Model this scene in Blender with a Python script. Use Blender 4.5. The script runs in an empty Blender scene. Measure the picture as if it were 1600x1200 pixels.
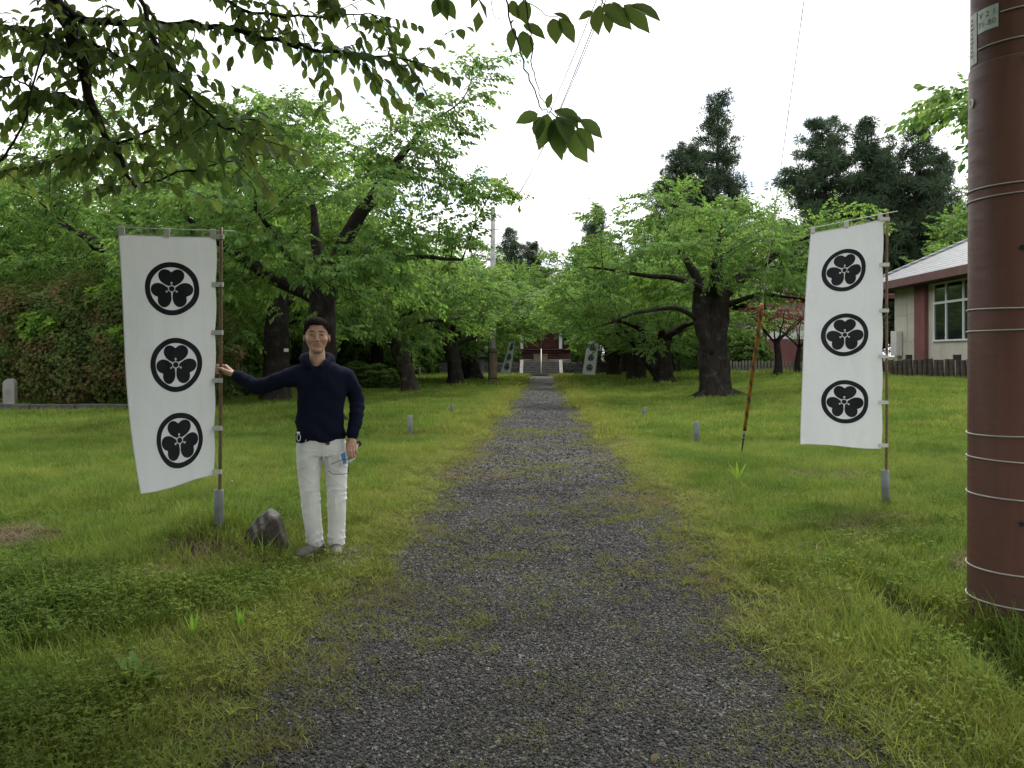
import bpy, bmesh, math, random
import numpy as np
from mathutils import Vector, Matrix

R = math.radians
PI = math.pi
scene = bpy.context.scene
COL = scene.collection

# ------------------------------------------------------------------ camera
cam_data = bpy.data.cameras.new('camera')
cam_data.lens = 28.0
cam_data.sensor_width = 36.0
cam_data.clip_start = 0.05
cam_data.clip_end = 3000
cam = bpy.data.objects.new('camera', cam_data)
COL.objects.link(cam)
cam.location = (0, 0, 1.45)
cam_data.shift_y = -0.0275          # upright lines stay upright; the horizon lies a little above the middle
cam.rotation_euler = (R(90), R(0.0), R(2.1))
scene.camera = cam

# ------------------------------------------------------------------ sky and sun (bright overcast day, small blue gaps)
SUN_EL, SUN_AZ = 58, 20          # azimuth clockwise from +Y
world = bpy.data.worlds.new('World')
scene.world = world
world.use_nodes = True
wn, wl = world.node_tree.nodes, world.node_tree.links
wn.clear()
def wnode(t, **kw):
    n = wn.new(t)
    for k, v in kw.items(): setattr(n, k, v)
    return n
w_out = wnode('ShaderNodeOutputWorld')
w_sky = wnode('ShaderNodeTexSky', sky_type='NISHITA', sun_disc=False)
w_sky.sun_elevation = R(SUN_EL)
w_sky.sun_rotation = R(SUN_AZ)
w_tc = wnode('ShaderNodeTexCoord')
w_sep = wnode('ShaderNodeSeparateXYZ')
wl.new(w_tc.outputs['Generated'], w_sep.inputs[0])
def wmath(op, a, b=None):
    n = wnode('ShaderNodeMath', operation=op)
    for i, v in enumerate((a, b)):
        if v is None: continue
        if hasattr(v, 'links'): wl.new(v, n.inputs[i])
        else: n.inputs[i].default_value = v
    return n.outputs[0]
w_h = wmath('ADD', wmath('ABSOLUTE', w_sep.outputs[2]), 0.16)
w_comb = wnode('ShaderNodeCombineXYZ')
wl.new(wmath('DIVIDE', w_sep.outputs[0], w_h), w_comb.inputs[0])
wl.new(wmath('DIVIDE', w_sep.outputs[1], w_h), w_comb.inputs[1])
w_noise = wnode('ShaderNodeTexNoise')
w_noise.inputs['Scale'].default_value = 1.15
w_noise.inputs['Detail'].default_value = 7
w_noise.inputs['Roughness'].default_value = 0.55
wl.new(w_comb.outputs[0], w_noise.inputs['Vector'])
w_ramp = wnode('ShaderNodeValToRGB')
w_ramp.color_ramp.elements[0].position = 0.36
w_ramp.color_ramp.elements[0].color = (0, 0, 0, 1)
w_ramp.color_ramp.elements[1].position = 0.45
w_ramp.color_ramp.elements[1].color = (1, 1, 1, 1)
wl.new(w_noise.outputs['Fac'], w_ramp.inputs[0])
w_b1 = wnode('ShaderNodeBackground')
w_b1.inputs['Strength'].default_value = 0.10
wl.new(w_sky.outputs[0], w_b1.inputs['Color'])
w_b2 = wnode('ShaderNodeBackground')
w_b2.inputs['Color'].default_value = (0.97, 0.985, 1.0, 1)
w_b2.inputs['Strength'].default_value = 0.84
w_mix = wnode('ShaderNodeMixShader')
wl.new(w_ramp.outputs[0], w_mix.inputs[0])
wl.new(w_b1.outputs[0], w_mix.inputs[1])
wl.new(w_b2.outputs[0], w_mix.inputs[2])
wl.new(w_mix.outputs[0], w_out.inputs['Surface'])

sun_data = bpy.data.lights.new('sun', 'SUN')
sun_data.energy = 1.5
sun_data.angle = R(14)
sun_data.color = (1.0, 0.965, 0.90)
sun = bpy.data.objects.new('sun', sun_data)
COL.objects.link(sun)
sd = Vector((math.sin(R(SUN_AZ)) * math.cos(R(SUN_EL)), math.cos(R(SUN_AZ)) * math.cos(R(SUN_EL)), math.sin(R(SUN_EL))))
sun.rotation_euler = sd.to_track_quat('Z', 'Y').to_euler()
sun.location = (10, 20, 40)

scene.view_settings.view_transform = 'Standard'
scene.view_settings.look = 'None'
scene.view_settings.exposure = 1.27
scene.view_settings.gamma = 1.0
scene.view_settings.use_curve_mapping = False
scene.render.engine = 'CYCLES'
scene.cycles.max_bounces = 8
scene.cycles.diffuse_bounces = 3
scene.cycles.transmission_bounces = 4
scene.cycles.use_denoising = True

# ------------------------------------------------------------------ material helpers
class NT:
    """small wrapper to write node materials"""
    def __init__(self, name):
        self.m = bpy.data.materials.new(name)
        self.m.use_nodes = True
        self.n = self.m.node_tree.nodes
        self.l = self.m.node_tree.links
        self.b = self.n['Principled BSDF']
        self.out = self.n['Material Output']
    def node(self, t, **kw):
        n = self.n.new(t)
        for k, v in kw.items(): setattr(n, k, v)
        return n
    def put(self, v, sock):
        if hasattr(v, 'links'): self.l.new(v, sock)
        elif isinstance(v, (tuple, list)) and len(v) == 3 and sock.type == 'RGBA': sock.default_value = (*v, 1)
        else: sock.default_value = v
    def math(self, op, a, b=None, c=None, clamp=False):
        n = self.node('ShaderNodeMath', operation=op, use_clamp=clamp)
        for i, v in enumerate((a, b, c)):
            if v is not None: self.put(v, n.inputs[i])
        return n.outputs[0]
    def pos(self):
        return self.node('ShaderNodeNewGeometry').outputs['Position']
    def obj(self):
        return self.node('ShaderNodeTexCoord').outputs['Object']
    def xyz(self, v):
        n = self.node('ShaderNodeSeparateXYZ'); self.l.new(v, n.inputs[0]); return n.outputs
    def scale(self, v, s):
        n = self.node('ShaderNodeMapping'); self.l.new(v, n.inputs[0]); n.inputs['Scale'].default_value = s
        return n.outputs[0]
    def noise(self, vec, scale, detail=4, rough=0.55, dist=0.0):
        n = self.node('ShaderNodeTexNoise')
        self.l.new(vec, n.inputs['Vector'])
        n.inputs['Scale'].default_value = scale; n.inputs['Detail'].default_value = detail
        n.inputs['Roughness'].default_value = rough; n.inputs['Distortion'].default_value = dist
        return n.outputs['Fac']
    def voro(self, vec, scale, feature='F1'):
        n = self.node('ShaderNodeTexVoronoi', feature=feature)
        self.l.new(vec, n.inputs['Vector']); n.inputs['Scale'].default_value = scale
        return n
    def ramp(self, fac, stops):
        n = self.node('ShaderNodeValToRGB')
        cr = n.color_ramp
        while len(cr.elements) > 1: cr.elements.remove(cr.elements[-1])
        for i, (p, c) in enumerate(stops):
            e = cr.elements[0] if i == 0 else cr.elements.new(p)
            e.position = p
            e.color = (*c, 1) if len(c) == 3 else c
        self.put(fac, n.inputs[0])
        return n.outputs[0]
    def rng(self, v, a, b, c=0.0, d=1.0):
        n = self.node('ShaderNodeMapRange'); self.put(v, n.inputs[0])
        for i, q in enumerate((a, b, c, d)): n.inputs[i + 1].default_value = q
        return n.outputs[0]
    def mix(self, fac, a, b, mode='MIX'):
        n = self.node('ShaderNodeMix', data_type='RGBA', blend_type=mode)
        self.put(fac, n.inputs[0]); self.put(a, n.inputs[6]); self.put(b, n.inputs[7])
        return n.outputs[2]
    def hsv(self, col, h=0.5, s=1.0, v=1.0):
        n = self.node('ShaderNodeHueSaturation')
        self.put(h, n.inputs['Hue']); self.put(s, n.inputs['Saturation']); self.put(v, n.inputs['Value']); self.put(col, n.inputs['Color'])
        return n.outputs[0]
    def bump(self, h, strength=0.5, dist=0.01):
        n = self.node('ShaderNodeBump'); self.l.new(h, n.inputs['Height'])
        n.inputs['Strength'].default_value = strength; n.inputs['Distance'].default_value = dist
        self.l.new(n.outputs[0], self.b.inputs['Normal'])
    def set(self, color=None, rough=0.8, spec=0.3, metal=0.0):
        if color is not None: self.put(color, self.b.inputs['Base Color'])
        self.put(rough, self.b.inputs['Roughness'])
        self.b.inputs['Specular IOR Level'].default_value = spec
        self.put(metal, self.b.inputs['Metallic'])
        return self.m
    def translucent(self, color, fac):
        t = self.node('ShaderNodeBsdfTranslucent'); self.put(color, t.inputs[0])
        m = self.node('ShaderNodeMixShader'); m.inputs[0].default_value = fac
        self.l.new(self.b.outputs[0], m.inputs[1]); self.l.new(t.outputs[0], m.inputs[2])
        self.l.new(m.outputs[0], self.out.inputs['Surface'])

M = {}
def plain(name, color, rough=0.7, spec=0.3, metal=0.0, var=0.15, scale=8.0, bump=0.0, bscale=40.0, bdist=0.004):
    t = NT(name)
    p = t.obj()
    f = t.noise(p, scale, 5)
    dark = tuple(c * (1 - var) for c in color); lite = tuple(min(1, c * (1 + var)) for c in color)
    c = t.ramp(f, [(0.3, dark), (0.7, lite)])
    t.set(c, rough, spec, metal)
    if bump: t.bump(t.noise(p, bscale, 5), bump, bdist)
    M[name] = t.m
    return t.m

def leaf_mat(name, base, trans, fac=0.35, var=0.35, hue=0.02, patch=0.9, rough=0.65, alt=None, altr=(0.45, 0.6), spec=0.14):
    t = NT(name)
    g = t.node('ShaderNodeNewGeometry')
    rnd = g.outputs['Random Per Island']
    v = t.rng(rnd, 0, 1, 1 - var, 1 + var)
    n = t.noise(g.outputs['Position'], patch, 3)
    v2 = t.math('MULTIPLY', v, t.rng(n, 0.3, 0.7, 0.8, 1.2))
    h = t.rng(t.noise(g.outputs['Position'], patch * 2.3, 2), 0.3, 0.7, 0.5 - hue, 0.5 + hue)
    b_, t_ = base, trans
    if alt:
        f = t.rng(t.noise(g.outputs['Position'], 0.9, 4, 0.65), altr[0], altr[1])
        b_ = t.mix(f, base, alt); t_ = t.mix(f, trans, tuple(1.3 * c for c in alt))
    t.set(t.hsv(b_, h, 1.0, v2), rough, spec)
    t.translucent(t.hsv(t_, h, 1.0, v2), fac)
    M[name] = t.m
    return t.m

# leaves and plants
leaf_mat('cherry_leaf', (0.084, 0.152, 0.040), (0.22, 0.36, 0.066), 0.47)
leaf_mat('near_leaf', (0.058, 0.098, 0.036), (0.22, 0.31, 0.060), 0.50, var=0.25, rough=0.42)
leaf_mat('conifer_leaf', (0.050, 0.080, 0.042), (0.06, 0.09, 0.04), 0.2, var=0.4, hue=0.015, patch=0.4)
leaf_mat('hedge_leaf', (0.080, 0.118, 0.030), (0.13, 0.19, 0.035), 0.3, var=0.45, alt=(0.155, 0.085, 0.044), altr=(0.48, 0.66))
leaf_mat('bush_leaf', (0.085, 0.150, 0.035), (0.18, 0.28, 0.04), 0.3, var=0.4)
leaf_mat('maple_leaf', (0.115, 0.030, 0.026), (0.19, 0.045, 0.035), 0.35, var=0.4)
leaf_mat('bright_leaf', (0.13, 0.23, 0.035), (0.22, 0.36, 0.04), 0.4, var=0.3)

def grass_mat(name, cols, yellow, fac=0.3, verge=True):
    t = NT(name)
    oi = t.node('ShaderNodeObjectInfo')
    g = t.node('ShaderNodeNewGeometry')
    p = g.outputs['Position']
    n = t.noise(p, 0.7, 4, 0.6)
    c = t.ramp(n, [(0.32, cols[0]), (0.5, cols[1]), (0.66, cols[2])])
    s = t.xyz(p)
    ax = t.math('ABSOLUTE', s[0])
    dry = t.rng(t.noise(p, 2.4, 5, 0.65), 0.60, 0.74, 0.0, 0.55)
    c = t.mix(dry, c, (0.20, 0.165, 0.075))
    if verge:
        e = t.math('ADD', ax, t.rng(t.noise(p, 1.3, 4), 0.3, 0.7, -0.55, 0.55))
        f = t.rng(e, 1.25, 2.1, 1.0, 0.0)
        f = t.math('MULTIPLY', f, 0.75)
        c = t.mix(f, c, yellow)
    v = t.rng(oi.outputs['Random'], 0, 1, 0.72, 1.25)
    v = t.math('MULTIPLY', v, t.rng(g.outputs['Random Per Island'], 0, 1, 0.75, 1.25))
    c = t.hsv(c, 0.5, 1.0, v)
    t.set(c, 0.75, 0.10)
    t.translucent(t.hsv(c, 0.49, 1.1, 1.5), fac)
    M[name] = t.m
grass_mat('grass_blade', [(0.092, 0.154, 0.030), (0.138, 0.200, 0.040), (0.196, 0.236, 0.055)], (0.215, 0.226, 0.055))
grass_mat('weed_leaf', [(0.058, 0.108, 0.018), (0.086, 0.142, 0.022), (0.120, 0.165, 0.028)], (0.14, 0.165, 0.035), fac=0.28)
grass_mat('dry_blade', [(0.19, 0.155, 0.055), (0.145, 0.165, 0.042), (0.20, 0.17, 0.065)], (0.2, 0.2, 0.05), verge=False)

def bark_mat(name, dark, lite, lichen=None):
    t = NT(name)
    p = t.obj()
    ps = t.scale(p, (1, 1, 0.35))
    n = t.noise(ps, 9, 8, 0.65, 0.6)
    c = t.ramp(n, [(0.32, dark), (0.68, lite)])
    if lichen:
        f = t.rng(t.noise(p, 2.6, 6, 0.7), 0.54, 0.66)
        c = t.mix(f, c, lichen)
    t.set(c, 0.9, 0.15)
    n2 = t.noise(ps, 26, 6, 0.7)
    t.bump(t.math('ADD', t.math('MULTIPLY', n, 1.0), t.math('MULTIPLY', n2, 0.5)), 0.9, 0.05)
    M[name] = t.m
bark_mat('bark', (0.010, 0.008, 0.007), (0.034, 0.027, 0.023), (0.048, 0.046, 0.040))
bark_mat('lichen_bark', (0.018, 0.015, 0.012), (0.055, 0.046, 0.035), (0.12, 0.115, 0.065))
bark_mat('conifer_bark', (0.03, 0.022, 0.018), (0.08, 0.06, 0.045))
plain('twig', (0.040, 0.026, 0.024), 0.8)

# ------------------------------------------------------------------ object helpers
def tag(o, label=None, cat=None, group=None, kind=None):
    if label: o['label'] = label
    if cat: o['category'] = cat
    if group: o['group'] = group
    if kind: o['kind'] = kind
    return o
def link(o, parent=None):
    COL.objects.link(o)
    if parent is not None: o.parent = parent
    return o
def empty(name, loc=(0, 0, 0), rz=0.0):
    o = bpy.data.objects.new(name, None)
    o.empty_display_size = 0.2
    o.location = loc
    o.rotation_euler = (0, 0, rz)
    return link(o)
def mesh_from(name, V, F, mats, smooth=False, fmat=None):
    """V (n,3) array, F list/array of polygons"""
    me = bpy.data.meshes.new(name)
    V = np.asarray(V, dtype=np.float32)
    if isinstance(F, np.ndarray):
        nf, k = F.shape
        me.vertices.add(len(V)); me.vertices.foreach_set('co', V.ravel())
        me.loops.add(nf * k); me.loops.foreach_set('vertex_index', F.astype(np.int32).ravel())
        me.polygons.add(nf)
        me.polygons.foreach_set('loop_start', np.arange(0, nf * k, k, dtype=np.int32))
        me.update(calc_edges=True)
    else:
        me.from_pydata([tuple(v) for v in V], [], [tuple(f) for f in F])
    for m in (mats if isinstance(mats, (list, tuple)) else [mats]):
        me.materials.append(M[m] if isinstance(m, str) else m)
    if fmat is not None: me.polygons.foreach_set('material_index', np.asarray(fmat, dtype=np.int32))
    me.polygons.foreach_set('use_smooth', np.full(len(me.polygons), bool(smooth)))
    me.update()
    return me
def obj(name, me, parent=None, loc=None, rot=None):
    o = bpy.data.objects.new(name, me)
    if loc is not None: o.location = loc
    if rot is not None: o.rotation_euler = rot
    return link(o, parent)

class MB:
    """collects polygons of one mesh"""
    def __init__(self): self.v = []; self.f = []; self.m = []
    def add(self, V, F, mi=0):
        o = len(self.v)
        self.v.extend([tuple(map(float, p)) for p in V])
        self.f.extend([tuple(i + o for i in f) for f in F]); self.m.extend([mi] * len(F))
        return self
    def box(self, c, s, rz=0.0, bev=0.0, mi=0, rot=None):
        """bevelled box: centre c, full size s"""
        hx, hy, hz = s[0] / 2, s[1] / 2, s[2] / 2
        b = min(bev, 0.45 * min(s))
        rm = rot if rot is not None else Matrix.Rotation(rz, 3, 'Z')
        cc = Vector(c)
        if b <= 0:
            P = [(x, y, z) for z in (-hz, hz) for y in (-hy, hy) for x in (-hx, hx)]
            F = [(0, 2, 3, 1), (4, 5, 7, 6), (0, 1, 5, 4), (2, 6, 7, 3), (0, 4, 6, 2), (1, 3, 7, 5)]
            return self.add([cc + rm @ Vector(p) for p in P], F, mi)
        bm = bmesh.new()
        bmesh.ops.create_cube(bm, size=1.0)
        for v in bm.verts: v.co = Vector((v.co.x * s[0], v.co.y * s[1], v.co.z * s[2]))
        bmesh.ops.bevel(bm, geom=bm.edges[:], offset=b, segments=1, affect='EDGES', profile=0.7)
        bm.verts.index_update()
        self.add([cc + rm @ v.co for v in bm.verts], [[v.index for v in f.verts] for f in bm.faces], mi)
        bm.free()
        return self
    def tube(self, pts, rad, n=8, mi=0, cap=True, wob=None):
        pts = [Vector(p) for p in pts]
        rad = rad if isinstance(rad, (list, tuple, np.ndarray)) else [rad] * len(pts)
        V, F = [], []
        u = None
        for i, p in enumerate(pts):
            a = pts[max(i - 1, 0)]; b = pts[min(i + 1, len(pts) - 1)]
            t = (b - a).normalized() if (b - a).length > 1e-9 else Vector((0, 0, 1))
            if u is None:
                u = t.orthogonal().normalized()
            u = (u - t * u.dot(t)); u = u.normalized() if u.length > 1e-6 else t.orthogonal().normalized()
            w = t.cross(u)
            for k in range(n):
                a_ = 2 * PI * k / n
                r = rad[i] * (wob(i, k) if wob else 1.0)
                V.append(p + (u * math.cos(a_) + w * math.sin(a_)) * r)
        for i in range(len(pts) - 1):
            for k in range(n):
                k2 = (k + 1) % n
                F.append((i * n + k, i * n + k2, (i + 1) * n + k2, (i + 1) * n + k))
        if cap:
            F.append(tuple(range(n - 1, -1, -1))); F.append(tuple(range((len(pts) - 1) * n, len(pts) * n)))
        return self.add(V, F, mi)
    def build(self, name, mats, parent=None, smooth=False, loc=None, rot=None):
        me = mesh_from(name, np.array(self.v), self.f, mats, smooth, self.m)
        return obj(name, me, parent, loc, rot)
    def mesh(self, name, mats, smooth=False):
        return mesh_from(name, np.array(self.v), self.f, mats, smooth, self.m)

def sstep(a, b, x):
    t = np.clip((np.asarray(x, dtype=float) - a) / (b - a), 0, 1)
    return t * t * (3 - 2 * t)
def vnoise(x, y, s=1.0, seed=0):
    """cheap smooth 2-D noise, about -1..1"""
    x = np.asarray(x, dtype=float) / s; y = np.asarray(y, dtype=float) / s
    a = seed * 1.7
    return (np.sin(x * 1.0 + 2.1 * np.sin(y * 0.7 + a) + a) * 0.5 + np.sin(y * 1.3 + 1.7 * np.sin(x * 0.9 - a) + 2 * a) * 0.3
            + np.sin(x * 2.3 - y * 1.9 + 3 * a) * 0.2)
# ------------------------------------------------------------------ ground, path
def path_edge(side, y):
    base = 1.13 if side < 0 else 1.18
    y = np.asarray(y, dtype=float)
    w = 0.10 * np.sin(y * 0.9 + side) + 0.07 * np.sin(y * 2.3 + 2 * side) + 0.05 * np.sin(y * 5.1 + side * 3)
    return base + w * np.clip(1.2 - y / 60, 0.3, 1) - 0.12 * sstep(10, 30, y)
def gz(x, y):
    x = np.asarray(x, dtype=float); y = np.asarray(y, dtype=float)
    ax = np.abs(x)
    e = np.where(x < 0, path_edge(-1, y), path_edge(1, y))
    out = sstep(e - 0.14, e + 0.16, ax)
    z = -0.045 * (1 - out) + 0.022 * out
    away = sstep(1.3, 2.6, ax)
    z = z + away * (0.035 * vnoise(x, y, 0.9, 1) + 0.05 * vnoise(x, y, 3.1, 2)) * sstep(120, 40, np.abs(y))
    z = z + 0.19 * np.exp(-((x + 2.55) / 0.42) ** 2 - ((y - 6.05) / 0.55) ** 2)
    z = z + 0.07 * np.exp(-((x + 3.0) / 0.8) ** 2 - ((y - 4.6) / 0.5) ** 2)
    z = z + 0.50 * sstep(3.0, 11.5, x) * sstep(9, 26, y)
    fur = np.exp(-((x - 2.06 - 0.05 * np.sin(y * 2.1)) / 0.13) ** 2) * sstep(2.2, 3.2, y) * sstep(5.4, 4.4, y)
    z = z - 0.20 * fur - 0.02 * np.exp(-((x - 2.42) / 0.2) ** 2) * sstep(2.2, 3.2, y) * sstep(6.5, 5, y)
    w = np.exp(-((x + 1.62) / 0.5) ** 2 - ((y - 5.72) / 0.55) ** 2)
    z = z * (1 - w) - 0.02 * w
    return z
def gz1(x, y): return float(gz(np.array([x]), np.array([y]))[0])
def grid_mesh(name, xs, ys, zf, mats, smooth=True):
    X, Y = np.meshgrid(xs, ys)
    V = np.stack([X, Y, zf(X, Y)], -1).reshape(-1, 3)
    nx, ny = len(xs), len(ys)
    i = (np.arange(ny - 1)[:, None] * nx + np.arange(nx - 1)[None, :]).ravel()
    F = np.stack([i, i + 1, i + nx + 1, i + nx], -1)
    return mesh_from(name, V, F, mats, smooth)

t = NT('soil')
p = t.pos()
n1 = t.noise(p, 0.8, 5, 0.6); n2 = t.noise(p, 9, 6, 0.65)
c = t.ramp(n1, [(0.35, (0.024, 0.034, 0.010)), (0.55, (0.038, 0.050, 0.014)), (0.7, (0.050, 0.048, 0.020))])
c = t.mix(t.rng(n2, 0.5, 0.68, 0, 0.7), c, (0.036, 0.027, 0.017))
t.set(c, 0.95, 0.1)
t.bump(n2, 0.8, 0.03)
M['soil'] = t.m

t = NT('gravel_bed')
p = t.pos()
v = t.voro(p, 70); v2 = t.voro(p, 38)
n1 = t.noise(p, 1.1, 5, 0.6)
c = t.ramp(t.xyz(v.outputs['Color'])[0], [(0.1, (0.024, 0.024, 0.023)), (0.55, (0.062, 0.060, 0.058)), (0.85, (0.105, 0.100, 0.094)), (0.97, (0.18, 0.175, 0.165))])
c = t.mix(t.rng(n1, 0.35, 0.68, 0.0, 0.45), c, (0.034, 0.031, 0.029))
c = t.mix(t.rng(t.noise(p, 2.2, 5, 0.7), 0.52, 0.70, 0.0, 0.35), c, (0.095, 0.098, 0.040))
t.set(c, 0.85, 0.25)
t.bump(t.math('ADD', v.outputs['Distance'], t.math('MULTIPLY', v2.outputs['Distance'], 0.8)), 0.9, 0.02)
M['gravel_bed'] = t.m

xs = np.concatenate([-np.geomspace(700, 15, 22), np.linspace(-14, -3.6, 84), np.linspace(-3.5, 3.5, 150), np.linspace(3.6, 18, 100), np.geomspace(19, 700, 22)])
ys = np.concatenate([-np.geomspace(120, 1.5, 14), np.linspace(-1, 9, 150), np.linspace(9.1, 34, 140), np.linspace(34.5, 75, 60), np.geomspace(80, 1500, 24)])
tag(obj('ground', grid_mesh('ground', xs, ys, gz, 'soil')), 'grassy ground with lawn on both sides of the path', 'ground', kind='structure')

def path_z(x, y):
    return 0.004 * vnoise(x, y, 0.25, 4) + 0.008 * vnoise(x, y, 0.9, 5) - 0.006
xs = np.linspace(-1.62, 1.62, 60)
ys = np.concatenate([-np.geomspace(40, 1.5, 10), np.linspace(-1, 12, 260), np.linspace(12.1, 57.2, 250)])
tag(obj('path', grid_mesh('path', xs, ys, path_z, 'gravel_bed')), 'dark grey gravel path leading to the stone steps', 'path', kind='structure')

# ------------------------------------------------------------------ scattering of ground cover (geometry nodes)
def source_collection(name, meshes):
    c = bpy.data.collections.new(name)
    for i, me in enumerate(meshes):
        o = bpy.data.objects.new('%s_%02d' % (name, i), me)
        c.objects.link(o)
    return c
def scatter(name, pts, rot, scl, idx, meshes, label, cat):
    me = bpy.data.meshes.new(name)
    pts = np.asarray(pts, dtype=np.float32)
    me.vertices.add(len(pts)); me.vertices.foreach_set('co', pts.ravel())
    for nm, ty, arr, key in (('rot', 'FLOAT_VECTOR', rot, 'vector'), ('scl', 'FLOAT_VECTOR', scl, 'vector'), ('idx', 'INT', idx, 'value')):
        a = me.attributes.new(nm, ty, 'POINT')
        a.data.foreach_set(key, np.asarray(arr, dtype=np.int32 if ty == 'INT' else np.float32).ravel())
    me.update()
    o = obj(name, me)
    col = source_collection(name + '_source', meshes)
    ng = bpy.data.node_groups.new(name + '_nodes', 'GeometryNodeTree')
    ng.interface.new_socket('Geometry', in_out='INPUT', socket_type='NodeSocketGeometry')
    ng.interface.new_socket('Geometry', in_out='OUTPUT', socket_type='NodeSocketGeometry')
    N, L = ng.nodes, ng.links
    gi, go = N.new('NodeGroupInput'), N.new('NodeGroupOutput')
    ci = N.new('GeometryNodeCollectionInfo')
    ci.inputs['Collection'].default_value = col
    ci.inputs['Separate Children'].default_value = True
    ci.inputs['Reset Children'].default_value = True
    ip = N.new('GeometryNodeInstanceOnPoints')
    ip.inputs['Pick Instance'].default_value = True
    def attr(nm, ty):
        a = N.new('GeometryNodeInputNamedAttribute'); a.data_type = ty; a.inputs['Name'].default_value = nm
        return a.outputs['Attribute']
    L.new(gi.outputs[0], ip.inputs['Points'])
    L.new(ci.outputs[0], ip.inputs['Instance'])
    L.new(attr('idx', 'INT'), ip.inputs['Instance Index'])
    L.new(attr('rot', 'FLOAT_VECTOR'), ip.inputs['Rotation'])
    L.new(attr('scl', 'FLOAT_VECTOR'), ip.inputs['Scale'])
    L.new(ip.outputs[0], go.inputs[0])
    md = o.modifiers.new('scatter', 'NODES'); md.node_group = ng
    tag(o, label, cat, kind='stuff')
    return o

def blade(mb, base, az, h, w, lean, curl, mi=0, seg=3):
    d = np.array([math.cos(az), math.sin(az), 0.0]); s = np.array([-d[1], d[0], 0.0])
    V = []
    for i in range(seg):
        u = i / seg
        c = np.array(base) + d * (lean * u + curl * u * u) * h + np.array([0, 0, h * (u - 0.25 * curl * u * u)])
        ww = w * (1 - 0.55 * u)
        V += [c - s * ww, c + s * ww]
    V.append(np.array(base) + d * (lean + curl) * h + np.array([0, 0, h * (1 - 0.25 * curl)]))
    F = [(2 * i, 2 * i + 1, 2 * i + 3, 2 * i + 2) for i in range(seg - 1)] + [(2 * seg - 2, 2 * seg - 1, 2 * seg)]
    mb.add(V, F, mi)
def tuft(seed, n, rad, hmin, hmax, w, lean=0.5, mat='grass_blade', seg=3):
    r = random.Random(seed); mb = MB()
    for i in range(n):
        a = r.uniform(0, 2 * PI); q = rad * math.sqrt(r.random())
        blade(mb, (q * math.cos(a), q * math.sin(a), -0.01), r.uniform(0, 2 * PI), r.uniform(hmin, hmax), w * r.uniform(0.6, 1.3), r.uniform(0, lean), r.uniform(0, 0.7), seg=seg)
    return mb.mesh('tuft', mat)
def weed(seed, n, rad, h, ls, mat='weed_leaf'):
    """low broad-leaved weed: short stems with small round leaflets in threes"""
    r = random.Random(seed); mb = MB()
    for i in range(n):
        a = r.uniform(0, 2 * PI); q = rad * math.sqrt(r.random())
        hh = h * r.uniform(0.35, 1.0)
        b = np.array([q * math.cos(a), q * math.sin(a), 0]); top = b + np.array([r.uniform(-.3, .3) * hh, r.uniform(-.3, .3) * hh, hh])
        s = np.array([0.0012, 0, 0])
        mb.add([b - s, b + s, top + s, top - s], [(0, 1, 2, 3)])
        a0 = r.uniform(0, 2 * PI)
        for k in range(3):
            aa = a0 + k * 2 * PI / 3 + r.uniform(-.3, .3)
            d = np.array([math.cos(aa), math.sin(aa), r.uniform(-0.1, 0.45)]); e = np.array([-d[1], d[0], r.uniform(-.2, .2)])
            L = ls * r.uniform(0.7, 1.3)
            mb.add([top, top + d * L * .55 - e * L * .38, top + d * L, top + d * L * .55 + e * L * .38], [(0, 1, 2, 3)])
    return mb.mesh('weed', mat)

rs = np.random.RandomState(5)
def cam_px(x, y):          # leaves out ground that lies well outside the view, with a wide margin on both sides
    return np.maximum(np.abs(x) - 1.6, 0) / np.maximum(y, 0.5)
def place(n, x0, x1, y0, y1, keep, side=0.0):
    x = rs.uniform(x0, x1, n); y = rs.uniform(y0, y1, n)
    k = (cam_px(x, y) < 0.76) & keep(x, y)
    x, y = x[k], y[k]
    return x, y, gz(x, y)
def edge_mask(x, y, m=0.0, soft=0.25):
    e = np.where(x < 0, path_edge(-1, y), path_edge(1, y))
    return np.abs(x) > e + m + rs.normal(0, soft, x.shape)
def rots(n, tilt=0.15):
    return np.stack([rs.normal(0, tilt, n), rs.normal(0, tilt, n), rs.uniform(0, 2 * PI, n)], -1)
def uni(s): return np.stack([s, s, s], -1)

BARE = [(-4.3, 6.05, 0.62), (-4.6, 5.4, 0.45), (-2.35, 5.55, 0.22), (-2.2, 4.3, 0.16), (-3.05, 3.55, 0.22), (2.06, 4.2, 0.10), (-2.55, 4.95, 0.16)]
def bare(x, y):
    b = np.zeros(x.shape, bool)
    for bx, by, br in BARE:
        b |= ((x - bx) ** 2 + ((y - by) * 1.3) ** 2) < (br * rs.uniform(0.6, 1.15, x.shape)) ** 2
    feet = ((x + 1.66) ** 2 + (y - 5.72) ** 2) < 0.15 ** 2
    b |= feet | ((((x + 1.66) ** 2 + ((y - 5.56) * .8) ** 2) < .36 ** 2) & (rs.uniform(0, 1, x.shape) < .78))
    fur = (np.abs(x - 2.06 - 0.05 * np.sin(y * 2.1)) < 0.15 * rs.uniform(0.7, 1.2, x.shape)) & (y > 2.6) & (y < 4.9)
    return b | fur

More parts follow.
